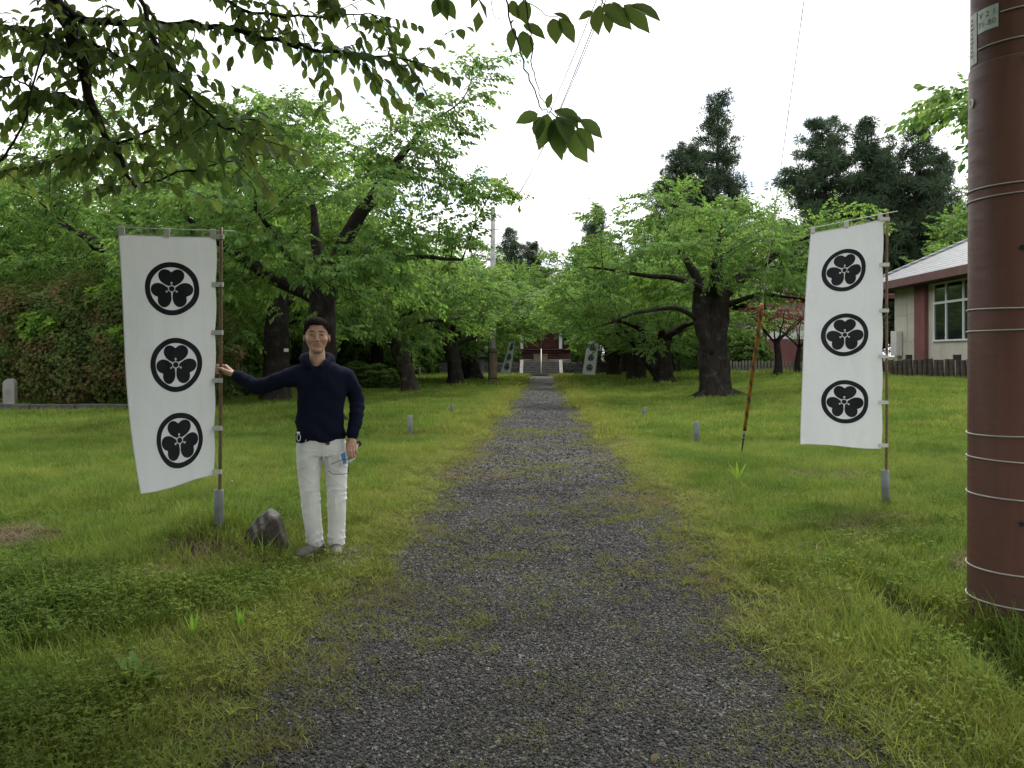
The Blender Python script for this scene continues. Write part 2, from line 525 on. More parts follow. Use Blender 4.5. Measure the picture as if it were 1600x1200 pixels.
# fine lawn, three distance bands
lawn = [tuft(i, 30, 0.085, 0.022 + 0.004 * i, 0.050 + 0.010 * i, 0.0019, 0.8) for i in range(6)]
tall = [tuft(20 + i, 22, 0.06, 0.06, 0.15 + 0.02 * i, 0.0019, 0.45) for i in range(5)]
wide = [tuft(40 + i, 60, 0.22, 0.05, 0.12, 0.0055, 0.5, seg=2) for i in range(5)]
far = [tuft(60 + i, 70, 0.55, 0.07, 0.17, 0.016, 0.5, seg=2) for i in range(4)]
P, RT, SC, ID = [], [], [], []
def put(x, y, z, base, nvar, smin, smax, hmul=1.0, tilt=0.15):
    n = len(x)
    s = rs.uniform(smin, smax, n)
    if hmul < 0:      # shorter where people walk, next to the gravel
        e = np.where(x < 0, path_edge(-1, y), path_edge(1, y)); hmul = 0.42 + 0.58 * sstep(0.15, 0.75, np.abs(x) - e)
    P.append(np.stack([x, y, z], -1)); RT.append(rots(n, tilt)); SC.append(np.stack([s, s, s * hmul], -1)); ID.append(base + rs.randint(0, nvar, n))
ok = lambda x, y: edge_mask(x, y, 0.04, 0.17) & ~bare(x, y)
for (n, y0, y1) in ((9000, 1.9, 4), (26000, 4, 9), (24000, 9, 15)):
    x, y, z = place(n * 2, -12, 12, y0, y1, ok); put(x, y, z, 0, 6, 0.75, 1.35, -1)
clump = lambda x, y: edge_mask(x, y, 0.30, 0.2) & ~bare(x, y) & (vnoise(x, y, 0.5, 7) + 0.5 * vnoise(x, y, 1.3, 9) > 0.28)
x, y, z = place(24000, -9, 9, 2.0, 13, clump); put(x, y, z, 6, 5, 0.7, 1.25, -1)
wsp = []
for cx, cy, n_, sp in ((2.75, 4.15, 26, .22), (2.35, 4.0, 22, .2), (2.3, 3.3, 14, .25), (2.95, 11.9, 20, .25), (3.2, 7.5, 12, .2), (-2.45, 5.9, 12, .16), (-2.05, 5.65, 12, .14), (-3.4, 4.6, 30, .5), (-2.9, 5.1, 22, .35), (-4.0, 3.9, 26, .6), (2.0, 5.6, 14, .4), (3.4, 6.2, 16, .4), (-12, 18.9, 120, 3.0), (5.5, 25.2, 30, .9), (-8, 23.5, 20, .6)):
    wsp.append(np.stack([cx + rs.normal(0, sp, n_), cy + rs.normal(0, sp if cy < 15 else .15, n_)], -1))
wsp = np.concatenate(wsp); put(wsp[:, 0], wsp[:, 1], gz(wsp[:, 0], wsp[:, 1]), 6, 5, 0.8, 1.5)
x, y, z = place(52000, -26, 26, 14, 34, ok); put(x, y, z, 11, 5, 0.8, 1.4)
x, y, z = place(26000, -44, 44, 33, 72, lambda x, y: edge_mask(x, y, 0.1, 0.15)); put(x, y, z, 16, 4, 0.7, 1.2)
scatter('grass', np.concatenate(P), np.concatenate(RT), np.concatenate(SC), np.concatenate(ID), lawn + tall + wide + far, 'green grass covering the lawn on both sides of the path', 'grass')

# low leafy weeds in the foreground verge
weeds = [weed(i, 40, 0.12, 0.060 + 0.012 * i, 0.0095 + 0.0008 * i) for i in range(5)] + [weed(9 + i, 12, 0.06, 0.11, 0.015) for i in range(3)]
P, RT, SC, ID = [], [], [], []
wk = lambda x, y: edge_mask(x, y, 0.10, 0.16) & ~bare(x, y) & (rs.uniform(0, 1, x.shape) < np.where(x < 0, 1.0, 0.30) * sstep(7.5, 4.2, y) * np.clip(0.38 + 0.9 * vnoise(x, y, 0.45, 21) + 0.5 * vnoise(x, y, 1.4, 22), 0, 1) * sstep(1.25, 1.9, np.abs(x)) + 0.02)
x, y, z = place(26000, -6, 5, 1.9, 10, wk); put(x, y, z, 0, 5, 0.7, 1.4)
x, y, z = place(2600, -6, 5, 1.9, 9, wk); put(x, y, z, 5, 3, 0.8, 1.4)
scatter('weeds', np.concatenate(P), np.concatenate(RT), np.concatenate(SC), np.concatenate(ID), weeds, 'low leafy weeds growing in the verge beside the gravel', 'weeds')

# thin yellowish grass on the gravel and along its edges
dry = [tuft(80 + i, 26, 0.042, 0.010, 0.034, 0.0016, 1.6, 'dry_blade') for i in range(5)]
P, RT, SC, ID = [], [], [], []
def dk(x, y):
    m = vnoise(x, y, 0.35, 3) + 0.8 * vnoise(x, y, 0.9, 6)
    edge = sstep(0.5, 1.2, np.abs(x))
    m = 0.16 + 0.38 * vnoise(x, y, 0.16, 31) + 0.30 * vnoise(x, y, 0.55, 32)
    return rs.uniform(0, 1, x.shape) < np.clip(m + 0.85 * edge * edge, 0, 1)
x, y, z = place(30000, -1.8, 1.85, 1.9, 16, dk); put(x, y, np.maximum(z, -0.004), 0, 5, 0.6, 1.4)
def dk2(x, y): return (rs.uniform(0, 1, x.shape) < sstep(0.55, 1.1, np.abs(x)))
x, y, z = place(5000, -1.5, 1.5, 12, 40, dk2); put(x, y, np.maximum(z, -0.004), 0, 5, 1.0, 2.2)
scatter('path_weeds', np.concatenate(P), np.concatenate(RT), np.concatenate(SC), np.concatenate(ID), dry, 'thin yellowish grass tufts growing through the gravel', 'grass')

# dead brown grass lying on the bare patches
straw = []
t = NT('straw'); t.set(t.ramp(t.node('ShaderNodeNewGeometry').outputs['Random Per Island'], [(0, (0.06, 0.045, 0.025)), (0.6, (0.13, 0.10, 0.055)), (1, (0.20, 0.165, 0.10))]), 0.9, 0.1); M['straw'] = t.m
for i in range(4):
    r = random.Random(300 + i); mb = MB()
    for k in range(26):
        a = r.uniform(0, 2 * PI); q = 0.12 * math.sqrt(r.random())
        blade(mb, (q * math.cos(a), q * math.sin(a), r.uniform(0.0, 0.02)), r.uniform(0, 2 * PI), 0.03, 0.002, r.uniform(2, 4), 0.3, seg=2)
    straw.append(mb.mesh('straw', 'straw'))
pts = []
for bx, by, br in BARE[:2] + [(-2.3, 5.6, 0.35), (-2.5, 4.95, 0.2), (2.7, 6.6, 0.5), (3.4, 9.5, 0.5), (-4.2, 9.0, 0.4), (3.0, 5.4, 0.35)]:
    n = int(500 * br * br) + 14
    a = rs.uniform(0, 2 * PI, n); q = br * np.sqrt(rs.uniform(0, 1, n))
    pts.append(np.stack([bx + q * np.cos(a), by + q * np.sin(a) / 1.3], -1))
pts = np.concatenate(pts); n = len(pts)
scatter('dead_grass', np.column_stack([pts, gz(pts[:, 0], pts[:, 1]) + 0.004]), rots(n, 0.1), uni(rs.uniform(0.7, 1.3, n)), rs.randint(0, 4, n), straw, 'dead brown grass lying on bare patches of the verge', 'grass')

# yellow and white flower heads dotted through the lawn
fl = []
plain('petal_yellow', (0.62, 0.45, 0.02), 0.6, var=0.1)
plain('petal_white', (0.72, 0.72, 0.68), 0.6, var=0.1)
for mat in ('petal_yellow', 'petal_white'):
    mb = MB(); mb.tube([(0, 0, 0), (0.004, 0, 0.06), (0, 0.004, 0.10)], [0.0012] * 3, 4)
    for k in range(9):
        a = 2 * PI * k / 9
        mb.add([(0, 0, .10), (.007 * math.cos(a - .3), .007 * math.sin(a - .3), .106), (.013 * math.cos(a), .013 * math.sin(a), .104), (.007 * math.cos(a + .3), .007 * math.sin(a + .3), .106)], [(0, 1, 2, 3)], 1)
    fl.append(mb.mesh('flower', ['weed_leaf', mat]))
fk = lambda x, y: edge_mask(x, y, 0.5, 0.2) & (vnoise(x, y, 1.6, 13) > 0.05)
x, y, z = place(420, -9, 12, 2.2, 24, fk); n = len(x)
s = np.clip(rs.uniform(0.5, 0.9, n) * np.clip(y / 9, 0.5, 1.7), 0.3, 1.6)
scatter('wild_flowers', np.stack([x, y, z], -1), rots(n, 0.2), uni(s), (rs.uniform(0, 1, n) > 0.8).astype(int), fl, 'tiny yellow and white wild flowers dotted through the grass', 'flowers')

# gravel stones on the path
def pebble(seed):
    bm = bmesh.new(); bmesh.ops.create_icosphere(bm, subdivisions=1, radius=1.0)
    r = random.Random(seed)
    sx, sy, sz = r.uniform(0.75, 1.2), r.uniform(0.55, 0.95), r.uniform(0.35, 0.65)
    for v in bm.verts:
        k = r.uniform(0.78, 1.15); v.co = Vector((v.co.x * sx * k, v.co.y * sy * k, v.co.z * sz * k))
    me = bpy.data.meshes.new('pebble'); bm.to_mesh(me); bm.free()
    me.materials.append(M['pebble'])
    return me
t = NT('pebble')
oi = t.node('ShaderNodeObjectInfo')
c = t.ramp(oi.outputs['Random'], [(0.0, (0.020, 0.020, 0.020)), (0.35, (0.052, 0.051, 0.051)), (0.62, (0.090, 0.088, 0.086)), (0.80, (0.080, 0.066, 0.056)), (0.90, (0.150, 0.148, 0.145)), (0.99, (0.29, 0.285, 0.28)), (1.0, (0.12, 0.06, 0.04))])
c = t.mix(t.rng(t.noise(t.pos(), 1.1, 5, 0.6), 0.35, 0.62, 0.0, 0.65), c, (0.020, 0.019, 0.018))
t.set(c, 0.75, 0.25); t.bump(t.noise(t.obj(), 3, 4), 0.4, 0.2)
M['pebble'] = t.m
peb = [pebble(i) for i in range(10)]
P, RT, SC, ID = [], [], [], []
def pk(x, y):
    e = np.where(x < 0, path_edge(-1, y), path_edge(1, y))
    return np.abs(x) < e + 0.10 + rs.normal(0, 0.14, x.shape)
for n, y0, y1, s0, s1 in ((130000, 1.9, 5, 0.003, 0.0098), (98000, 5, 11, 0.005, 0.012), (90000, 7, 46, 0.008, 0.020)):
    x, y, z = place(n, -1.9, 1.9, y0, y1, lambda x, y: pk(x, y) & (rs.uniform(0, 1, x.shape) < (np.where(s1 < .0125, 1 - sstep(7, 11, y), (1 - sstep(8, 46, y)) ** 1.5 * sstep(6.5, 9.5, y)) if s1 > .011 else np.ones(y.shape))))
    k = len(x); s = s0 + (s1 - s0) * rs.uniform(0, 1, k) ** 1.8
    P.append(np.stack([x, y, np.maximum(path_z(x, y), z) + s * 0.25], -1)); RT.append(rots(k, 0.5)); SC.append(uni(s)); ID.append(rs.randint(0, 10, k))
scatter('gravel', np.concatenate(P), np.concatenate(RT), np.concatenate(SC), np.concatenate(ID), peb, 'loose dark grey gravel stones covering the path', 'gravel')
# ------------------------------------------------------------------ leaves
def leaf_template(st):
    """unit leaf along +X, folded at the midrib, tip drooping; st = [(u, half width)]"""
    V, F = [], []
    mid, lf, rt = [], [], []
    for u, w in st:
        z = -0.22 * u * u
        mid.append(len(V)); V.append((u, 0, z))
        if w > 0:
            lf.append(len(V)); V.append((u, w, z + 0.30 * w)); rt.append(len(V)); V.append((u, -w, z + 0.30 * w))
        else:
            lf.append(mid[-1]); rt.append(mid[-1])
    for i in range(len(st) - 1):
        for a, b in ((mid, lf), (rt, mid)):
            q = [a[i], a[i + 1], b[i + 1], b[i]]
            q = [k for j, k in enumerate(q) if k not in q[:j]]
            if len(q) == 4: F += [(q[0], q[1], q[2]), (q[0], q[2], q[3])]
            elif len(q) == 3: F.append(tuple(q))
    return np.array(V, float), np.array(F, int)
LEAF_LO = (np.array([(0, 0, 0), (0.46, 0.29, 0.03), (1, 0, -0.2), (0.46, -0.29, 0.03)], float), np.array([(0, 2, 1), (0, 3, 2)], int))
LEAF_MD = leaf_template([(0, 0), (0.3, 0.22), (0.68, 0.2), (1, 0)])
LEAF_HI = leaf_template([(0, 0), (0.12, 0.13), (0.3, 0.235), (0.52, 0.26), (0.72, 0.20), (0.87, 0.09), (1, 0)])

def norm(v): return v / np.maximum(np.linalg.norm(v, axis=-1, keepdims=True), 1e-9)
def frames(d, n):
    """rows -> rotation matrices with columns (d, side, normal)"""
    d = norm(d); s = norm(np.cross(n, d)); n2 = np.cross(d, s)
    return np.stack([d, s, n2], -1)
def stamp(tpl, pos, rot, size):
    V, F = tpl
    k, m = len(pos), len(V)
    W = np.einsum('kij,mj->kmi', rot, V) * np.asarray(size).reshape(-1, 1, 1) + pos[:, None, :]
    FF = F[None] + (np.arange(k) * m)[:, None, None]
    return W.reshape(-1, 3), FF.reshape(-1, F.shape[1])
def merge(parts):
    Vs, Fs, o = [], [], 0
    for V, F in parts:
        Vs.append(V); Fs.append(F + o); o += len(V)
    return np.concatenate(Vs), np.concatenate(Fs)

def spray_templates(seed, count, nl, leaf, ls=0.26, droop=0.35):
    out = []
    rs_ = np.random.RandomState(seed)
    for c in range(count):
        u = np.linspace(0.12, 1.0, nl)
        side = np.where(np.arange(nl) % 2 == 0, 1.0, -1.0)
        pos = np.stack([u, 0.02 * side, -droop * u * u * 0.5], -1) + rs_.normal(0, 0.03, (nl, 3))
        d = np.stack([0.55 + 0.3 * u, side * (1.0 - 0.5 * u) * rs_.uniform(0.6, 1.2, nl), -0.35 - droop * rs_.uniform(0.2, 1.5, nl)], -1)
        n = np.stack([rs_.normal(0, .35, nl), rs_.normal(0, .35, nl), np.ones(nl)], -1)
        V, F = stamp(leaf, pos, frames(d, n), ls * rs_.uniform(0.75, 1.2, nl))
        tw = np.array([(0, 0.006, 0), (0, -0.006, 0), (1, 0, -droop * 0.5)], float)
        V, F = merge([(V, F), (tw, np.array([(0, 1, 2)]))])
        out.append((V, F))
    return out
SPRAYS = spray_templates(3, 8, 11, LEAF_LO)
SPRAYS_MD = spray_templates(4, 8, 11, LEAF_MD)

# ------------------------------------------------------------------ trees: limbs grown towards points spread through the crown
class Tree:
    def __init__(self, seed):
        self.rs = np.random.RandomState(seed)
        self.p = []; self.par = []; self.rm = []
    def limb(self, pts, r0, r1, step=0.2, wob=0.05, root=False):
        pts = np.array(pts, float)
        seg = np.linalg.norm(np.diff(pts, axis=0), axis=1); L = np.concatenate([[0], np.cumsum(seg)])
        n = max(2, int(L[-1] / step))
        s = np.linspace(0, L[-1], n + 1)
        # smooth polyline
        q = np.stack([np.interp(s, L, pts[:, k]) for k in range(3)], -1)
        for _ in range(3): q[1:-1] = 0.25 * q[:-2] + 0.5 * q[1:-1] + 0.25 * q[2:]
        q[1:] += np.cumsum(self.rs.normal(0, wob * 0.35, (n, 3)), axis=0) * np.array([1, 1, 0.5]) * (0.3 if root else 1)
        if self.p:
            par = int(np.argmin(np.sum((np.array(self.p) - q[0]) ** 2, axis=1)))
            q = q[1:]; s = s[1:]
        else: par = -1
        for i in range(len(q)):
            self.p.append(q[i]); self.par.append(par); par = len(self.p) - 1
            self.rm.append(r0 + (r1 - r0) * s[i] / L[-1])
        return par
    def grow(self, att, step=0.24, infl=1.6, kill=0.36, iters=60, grav=-0.05):
        att = np.array(att, float)
        pos = np.array(self.p); nc = np.zeros(len(pos), int)
        for i in self.par:
            if i >= 0: nc[i] += 1
        d = np.full(len(att), 1e9); ni = np.zeros(len(att), int)
        def upd(base, newp):
            nonlocal d, ni
            D = np.linalg.norm(att[:, None, :] - newp[None], axis=-1)
            j = D.argmin(1); m = D[np.arange(len(att)), j]
            b = m < d
            d = np.where(b, m, d); ni = np.where(b, base + j, ni)
        upd(0, pos)
        for it in range(iters):
            k = d < (infl if it > 2 else 9)
            if not k.any(): break
            acc = np.zeros_like(pos)
            np.add.at(acc, ni[k], norm(att[k] - pos[ni[k]]))
            g = np.where((np.abs(acc).sum(1) > 0) & (nc < 4))[0]
            if len(g) == 0: break
            dr = norm(acc[g] + self.rs.normal(0, 0.35, (len(g), 3)) + np.array([0, 0, grav]))
            new = pos[g] + dr * step
            base = len(pos)
            self.p.extend(list(new)); self.par.extend([int(x) for x in g]); self.rm.extend([0.0] * len(g))
            nc[g] += 1
            pos = np.concatenate([pos, new]); nc = np.concatenate([nc, np.zeros(len(g), int)])
            upd(base, new)
            a = d > kill
            att, d, ni = att[a], d[a], ni[a]
            if len(att) == 0: break
    def radii(self, tip=0.007, e=2.4):
        n = len(self.p); r = np.zeros(n); ch = [[] for _ in range(n)]
        for i, q in enumerate(self.par):
            if q >= 0: ch[q].append(i)
        for i in range(n - 1, -1, -1):
            r[i] = tip if not ch[i] else sum(r[c] ** e for c in ch[i]) ** (1 / e)
        r = np.minimum(r, 0.09)
        r = np.maximum(r, np.array(self.rm))
        self.r = r; self.ch = ch
        return r
    def wood(self, rmin=0.0, flare=0.5, gnarl=0.10):
        P = np.array(self.p); r = self.r
        mb = MB()
        started = set()
        stack = [(0, -1)]
        while stack:
            i, src = stack.pop()
            chain = [src, i] if src >= 0 else [i]
            while True:
                c = self.ch[i]
                if not c: break
                c = sorted(c, key=lambda k: -r[k])
                for o in c[1:]: stack.append((o, i))
                i = c[0]; chain.append(i)
            rr = [float(r[k]) for k in chain]
            if src >= 0: rr[0] = min(rr[0], rr[1] * 1.25)
            if max(rr) < rmin: continue
            R0 = max(rr)
            n = 26 if R0 > 0.2 else 9 if R0 > 0.06 else 6 if R0 > 0.025 else 3
            pts = [P[k] for k in chain]
            ph = self.rs.uniform(0, 6, 4)
            def wob(a, k, pts=pts, rr=rr, n=n, ph=ph, main=(src < 0)):
                if n < 9: return 1.0
                th = 2 * PI * k / n; z = pts[a][2]
                w = 1 + gnarl * (math.sin(2 * th + z * 1.7 + ph[0]) + 0.6 * math.sin(4 * th - z * 2.6 + ph[1]) + 0.4 * math.sin(7 * th + z * 5 + ph[2]) + 0.35 * math.sin(3 * th + z * 9 + ph[1]) + 0.25 * math.sin(11 * th - z * 3 + ph[0]))
                if main: w += flare * math.exp(-max(z, 0) / 0.28) * (1 + 0.55 * math.sin(5 * th + ph[3]))
                return w
            mb.tube(pts, rr, n, cap=n >= 6, wob=wob)
        return mb
    def sprays(self, rmax, per, size, tpls=None, droop=0.25, rise=0.0, keep=None, center=(0, 0, 3), inner=0.0):
        tpls = tpls or SPRAYS
        P = np.array(self.p); r = self.r; par = np.array(self.par)
        k = np.where((r < rmax) & (par >= 0))[0]
        k = np.repeat(k, per) if per >= 1 else k[self.rs.uniform(0, 1, len(k)) < per]
        d0 = norm(P[k] - P[par[k]])
        out = P[k] - np.array(center); out[:, 2] *= 0.3
        d = norm(d0 * 0.7 + norm(out) * 0.5 + self.rs.normal(0, 0.45, d0.shape)) + np.array([0, 0, rise])
        d[:, 2] *= 0.55
        pos = P[k] + self.rs.normal(0, 0.05, d0.shape)
        up = np.array([0, 0, 1.0]) + self.rs.normal(0, 0.3, d0.shape)
        s = size * self.rs.uniform(0.7, 1.3, len(k))
        if inner:
            q = (np.hypot(pos[:, 0] - center[0], pos[:, 1] - center[1]) > inner) | (pos[:, 2] > center[2] + inner * 0.9); pos, d, up, s = pos[q], d[q], up[q], s[q]
        if keep is not None:
            q = keep(pos); pos, d, up, s = pos[q], d[q], up[q], s[q]
        rot = frames(d, up)
        which = self.rs.randint(0, len(tpls), len(pos))
        return merge([stamp(tpls[j], pos[which == j], rot[which == j], s[which == j]) for j in range(len(tpls)) if (which == j).any()])

def dome(rs_, n, c, rad, inner=0.35, low=0.45):
    """points in a flattened dome, denser outwards, squashed below its centre"""
    v = norm(rs_.normal(0, 1, (n, 3))) * (inner + (1 - inner) * rs_.uniform(0, 1, (n, 1)) ** 0.6)
    v[:, 2] = np.where(v[:, 2] < 0, v[:, 2] * low, v[:, 2])
    return v * np.array(rad) + np.array(c)

def pads(rs_, n, m, c, rad, inner=0.3, low=0.6, pr=0.85):
    """points gathered in flat drooping layers of foliage"""
    cc = dome(rs_, n, c, rad, inner, low); out = []
    for q_ in cc:
        r_ = pr * rs_.uniform(0.6, 1.25) * np.sqrt(rs_.uniform(0, 1, m)); a = rs_.uniform(0, 2 * PI, m)
        o = norm((q_ - np.array(c)) * np.array([1, 1, 0.0]))
        dx, dy = r_ * np.cos(a), r_ * np.sin(a)
        dz = -0.16 * (dx * o[0] + dy * o[1]) - 0.10 * r_ * r_ + rs_.normal(0, 0.05, m)
        out.append(q_ + np.stack([dx, dy, dz], -1))
    return np.concatenate(out)

def tree_object(name, wood_me, crown_me, loc, rz=0.0, sc=1.0, label='', cat='tree', group=None):
    e = empty(name, loc, rz)
    e.scale = (sc, sc, sc) if not isinstance(sc, tuple) else sc
    tag(e, label, cat, group)
    obj('trunk', wood_me, e)
    c = obj('crown', crown_me, e); c['kind'] = 'stuff'
    return e

# the great cherry tree behind the man
T = Tree(11)
T.limb([(0, 0, -0.15), (-0.05, 0, 1.2), (0.05, 0, 2.4), (0.1, 0.05, 3.1)], 0.36, 0.27, root=True)
T.limb([(0.1, 0.05, 3.0), (0.5, -0.1, 3.7), (0.95, -0.2, 4.5), (1.5, 0, 5.3), (2.2, 0.2, 6.2)], 0.20, 0.05)
T.limb([(0, 0, 2.6), (-0.9, -0.2, 3.0), (-1.7, -0.4, 3.5), (-2.6, -0.6, 4.2)], 0.16, 0.05)
T.limb([(0.1, 0, 3.1), (-0.2, 0.3, 4.0), (-0.4, 0.5, 5.2)], 0.15, 0.05)
T.limb([(0.2, 0, 2.9), (1.1, -0.4, 3.3), (2.1, -0.5, 3.5), (3.2, -0.6, 3.4)], 0.09, 0.03)
T.limb([(0, 0.1, 2.8), (0.5, 1.2, 3.6), (0.8, 2.2, 4.3)], 0.12, 0.04)
T.limb([(0, 0, 2.8), (-0.4, -1.2, 3.6), (-0.6, -2.3, 4.2)], 0.10, 0.04)
q = T.rs
att = np.concatenate([pads(q, 92, 18, (-0.1, 0, 4.4), (3.4, 3.2, 2.8), low=0.75), dome(q, 120, (2.5, 0.1, 6.5), (0.9, 0.6, 0.8)),
                      np.array([3.3, 0, 7.4]) + q.normal(0, 0.22, (40, 3)), dome(q, 110, (3.2, 0, 5.0), (1.0, 1.0, 0.28)), dome(q, 120, (-3.2, -.5, 3.4), (1.0, 1.2, 0.8))])
T.grow(att, kill=0.32)
T.radii()
MAIN_L = (T.wood().mesh('trunk', 'bark', True), mesh_from('crown', *T.sprays(0.024, 4, 0.40, center=(0.2, 0, 3.4), inner=1.25), 'cherry_leaf'))

# the stout cherry tree beside the guy wire
T = Tree(23)
T.limb([(0.12, 0, -0.15), (0.02, 0, 0.9), (-0.02, 0, 1.9), (0.22, 0, 3.4)], 0.50, 0.30, root=True)
T.limb([(-0.05, -0.05, 1.5), (-0.30, -0.05, 2.2), (-0.38, 0, 3.3)], 0.32, 0.22)
for a, L in ((-0.5, 1.3), (2.7, 1.0), (3.9, 1.1), (4.9, 1.0), (1.2, 1.0)):
    T.limb([(0.1, 0, 0.30), (0.1 + .55 * L * math.cos(a), .55 * L * math.sin(a), 0.10), (0.1 + L * math.cos(a), L * math.sin(a), -0.06)], 0.17, 0.05)
T.limb([(-0.1, 0, 3.3), (-1, -0.2, 3.75), (-2.4, -0.4, 3.85), (-3.9, -0.5, 4.1)], 0.14, 0.025)
T.limb([(-0.3, 0, 2.4), (-1.2, -0.6, 2.85), (-2.6, -1.0, 2.6), (-4.1, -1.2, 2.1)], 0.085, 0.012)
T.limb([(0.2, 0, 3.2), (1.0, 0.1, 3.9), (2.0, 0.2, 4.6), (3.2, 0.3, 5.2)], 0.20, 0.05)
T.limb([(0.3, 0, 2.9), (1.4, -0.3, 3.3), (2.8, -0.5, 3.1)], 0.09, 0.02)
T.limb([(0.1, 0, 3.3), (0.2, 0.2, 4.4), (0.35, 0.3, 5.4)], 0.22, 0.06)
T.limb([(-0.1, 0, 3.3), (-0.7, 0.2, 4.3), (-1.3, 0.4, 5.3)], 0.16, 0.05)
T.limb([(0, 0.2, 3.2), (0.3, 1.3, 3.9), (0.6, 2.6, 4.3)], 0.14, 0.04)
T.limb([(0, -0.2, 3.2), (-0.3, -1.3, 3.9), (-0.4, -2.4, 4.2)], 0.13, 0.04)
q = T.rs
att = np.concatenate([pads(q, 100, 18, (0, 0, 4.5), (4.3, 3.5, 2.4), low=0.6), dome(q, 220, (-4.0, -0.8, 3.0), (1.5, 1.4, 1.2)), dome(q, 160, (4.0, 0, 5.2), (1.2, 1.2, 1.0))])
T.grow(att, kill=0.33)
T.radii()
MAIN_R = (T.wood(flare=0.35, gnarl=0.13).mesh('trunk', 'bark', True), mesh_from('crown', *T.sprays(0.024, 3, 0.42, center=(0, 0, 3.4), inner=1.3), 'cherry_leaf'))

def cherry(seed, h=3.0, r=0.36, lean=(0, 0), crown=(4.4, 4.2, 2.7), cz=4.2, double=False, bark='bark', natt=1150, low=0.88):
    T = Tree(seed); q = T.rs
    top = (lean[0], lean[1], h)
    T.limb([(0, 0, -0.2), (lean[0] * .2 + q.normal(0, .06), lean[1] * .2, h * .35), (lean[0] * .6, lean[1] * .6, h * .7), top], r, r * 0.75, root=True)
    if double: T.limb([(0, 0, 0.35), (-0.6, 0, 1.3), (-1.2, 0.1, 2.4), (-1.9, 0.2, 3.2)], r * 0.72, r * 0.4)
    n = 7
    for i in range(n):
        a = 2 * PI * i / n + q.uniform(-.3, .3); L = q.uniform(2.0, 3.2); up = q.uniform(0.3, 1.7)
        b = np.array(top) - np.array([0, 0, q.uniform(0.0, 0.7)])
        e = b + np.array([L * math.cos(a), L * math.sin(a), up])
        T.limb([b, b * .6 + e * .4 + np.array([0, 0, .35]), e], r * 0.42, 0.035)
    att = pads(q, natt // 16, 17, (lean[0] * .8, lean[1] * .8, cz), crown, low=low, pr=1.0)
    T.grow(att, step=0.28, kill=0.40, infl=1.9)
    T.radii()
    return (T.wood(rmin=0.009).mesh('trunk', bark, True), mesh_from('crown', *T.sprays(0.026, 4, 0.48, center=(0, 0, 3), inner=1.0), 'cherry_leaf'))
CH_A = cherry(31, 2.6, 0.34, (0.5, 0))
CH_B = cherry(37, 2.4, 0.42, (-0.2, 0.1), double=True)
CH_C = cherry(41, 2.8, 0.36, (-0.9, 0.2), bark='lichen_bark')
CH_D = cherry(43, 3.6, 0.40, (0.1, 0), crown=(4.5, 4.4, 3.5), cz=4.9)

CH_E = cherry(47, 4.4, 0.24, (0.1, 0), crown=(3.9, 3.7, 1.5), cz=5.7, natt=620, low=0.6)

AV = 'old cherry trees lining the gravel path'
tree_object('cherry_tree', *MAIN_L, (-4.75, 17.0, gz1(-4.75, 17)), label='large spreading cherry tree directly behind the man, limb reaching up over the lawn', group=AV)
tree_object('cherry_tree', *MAIN_R, (5.45, 25.5, gz1(5.45, 25.5)), label='stout cherry tree with thick dark trunk and wide flat crown beside the guy wire', group=AV)
tree_object('cherry_tree', *CH_C, (-4.75, 29.0, 0), 0.0, 0.86, 'leaning cherry tree with pale lichen on its bark, across the lawn from the stout cherry', group=AV)
tree_object('cherry_tree', *CH_D, (-8.1, 24.0, 0), 1.2, 1.0, 'straight dark cherry tree with small white tag on its trunk', group=AV)
tree_object('cherry_tree', *CH_A, (-3.95, 37.0, 0), 2.4, (1.15, 1.15, 0.92), 'cherry tree just before the concrete utility pole, left of the path to the steps', group=AV)
tree_object('cherry_tree', *CH_B, (-3.8, 44.0, 0), 0.6, (1.2, 1.2, 0.98), 'double-stemmed cherry tree beside the stone lantern near the small tilted banner', group=AV)
tree_object('cherry_tree', *CH_B, (5.55, 36.0, 0.1), 0.1, (1.12, 1.12, 0.86), 'double-stemmed cherry tree standing second in the row behind the stout cherry', group=AV)
tree_object('cherry_tree', *CH_D, (5.2, 43.5, 0.1), 3.0, (1.1, 1.1, 0.84), 'straight cherry tree third in the row behind the stout cherry', group=AV)
tree_object('cherry_tree', *CH_A, (4.6, 50.5, 0.05), 3.5, (1.1, 1.1, 0.98), 'slim leaning cherry tree last in the row next to the small upright banner', group=AV)
tree_object('cherry_tree', *CH_C, (5.8, 57.0, 0.1), 2.2, 0.85, 'cherry tree standing against the stone retaining wall beyond the row', group=AV)
tree_object('cherry_tree', *CH_A, (-8.4, 40.5, 0), 5.0, 1.05, 'thick old cherry tree with bulging roots behind the lichen-covered one', group=AV)
tree_object('cherry_tree', *CH_B, (-10.2, 44.0, 0), 2.0, 0.9, 'forked cherry tree deep in the lawn behind the man', group=AV)
BG = 'green trees behind the lawn'
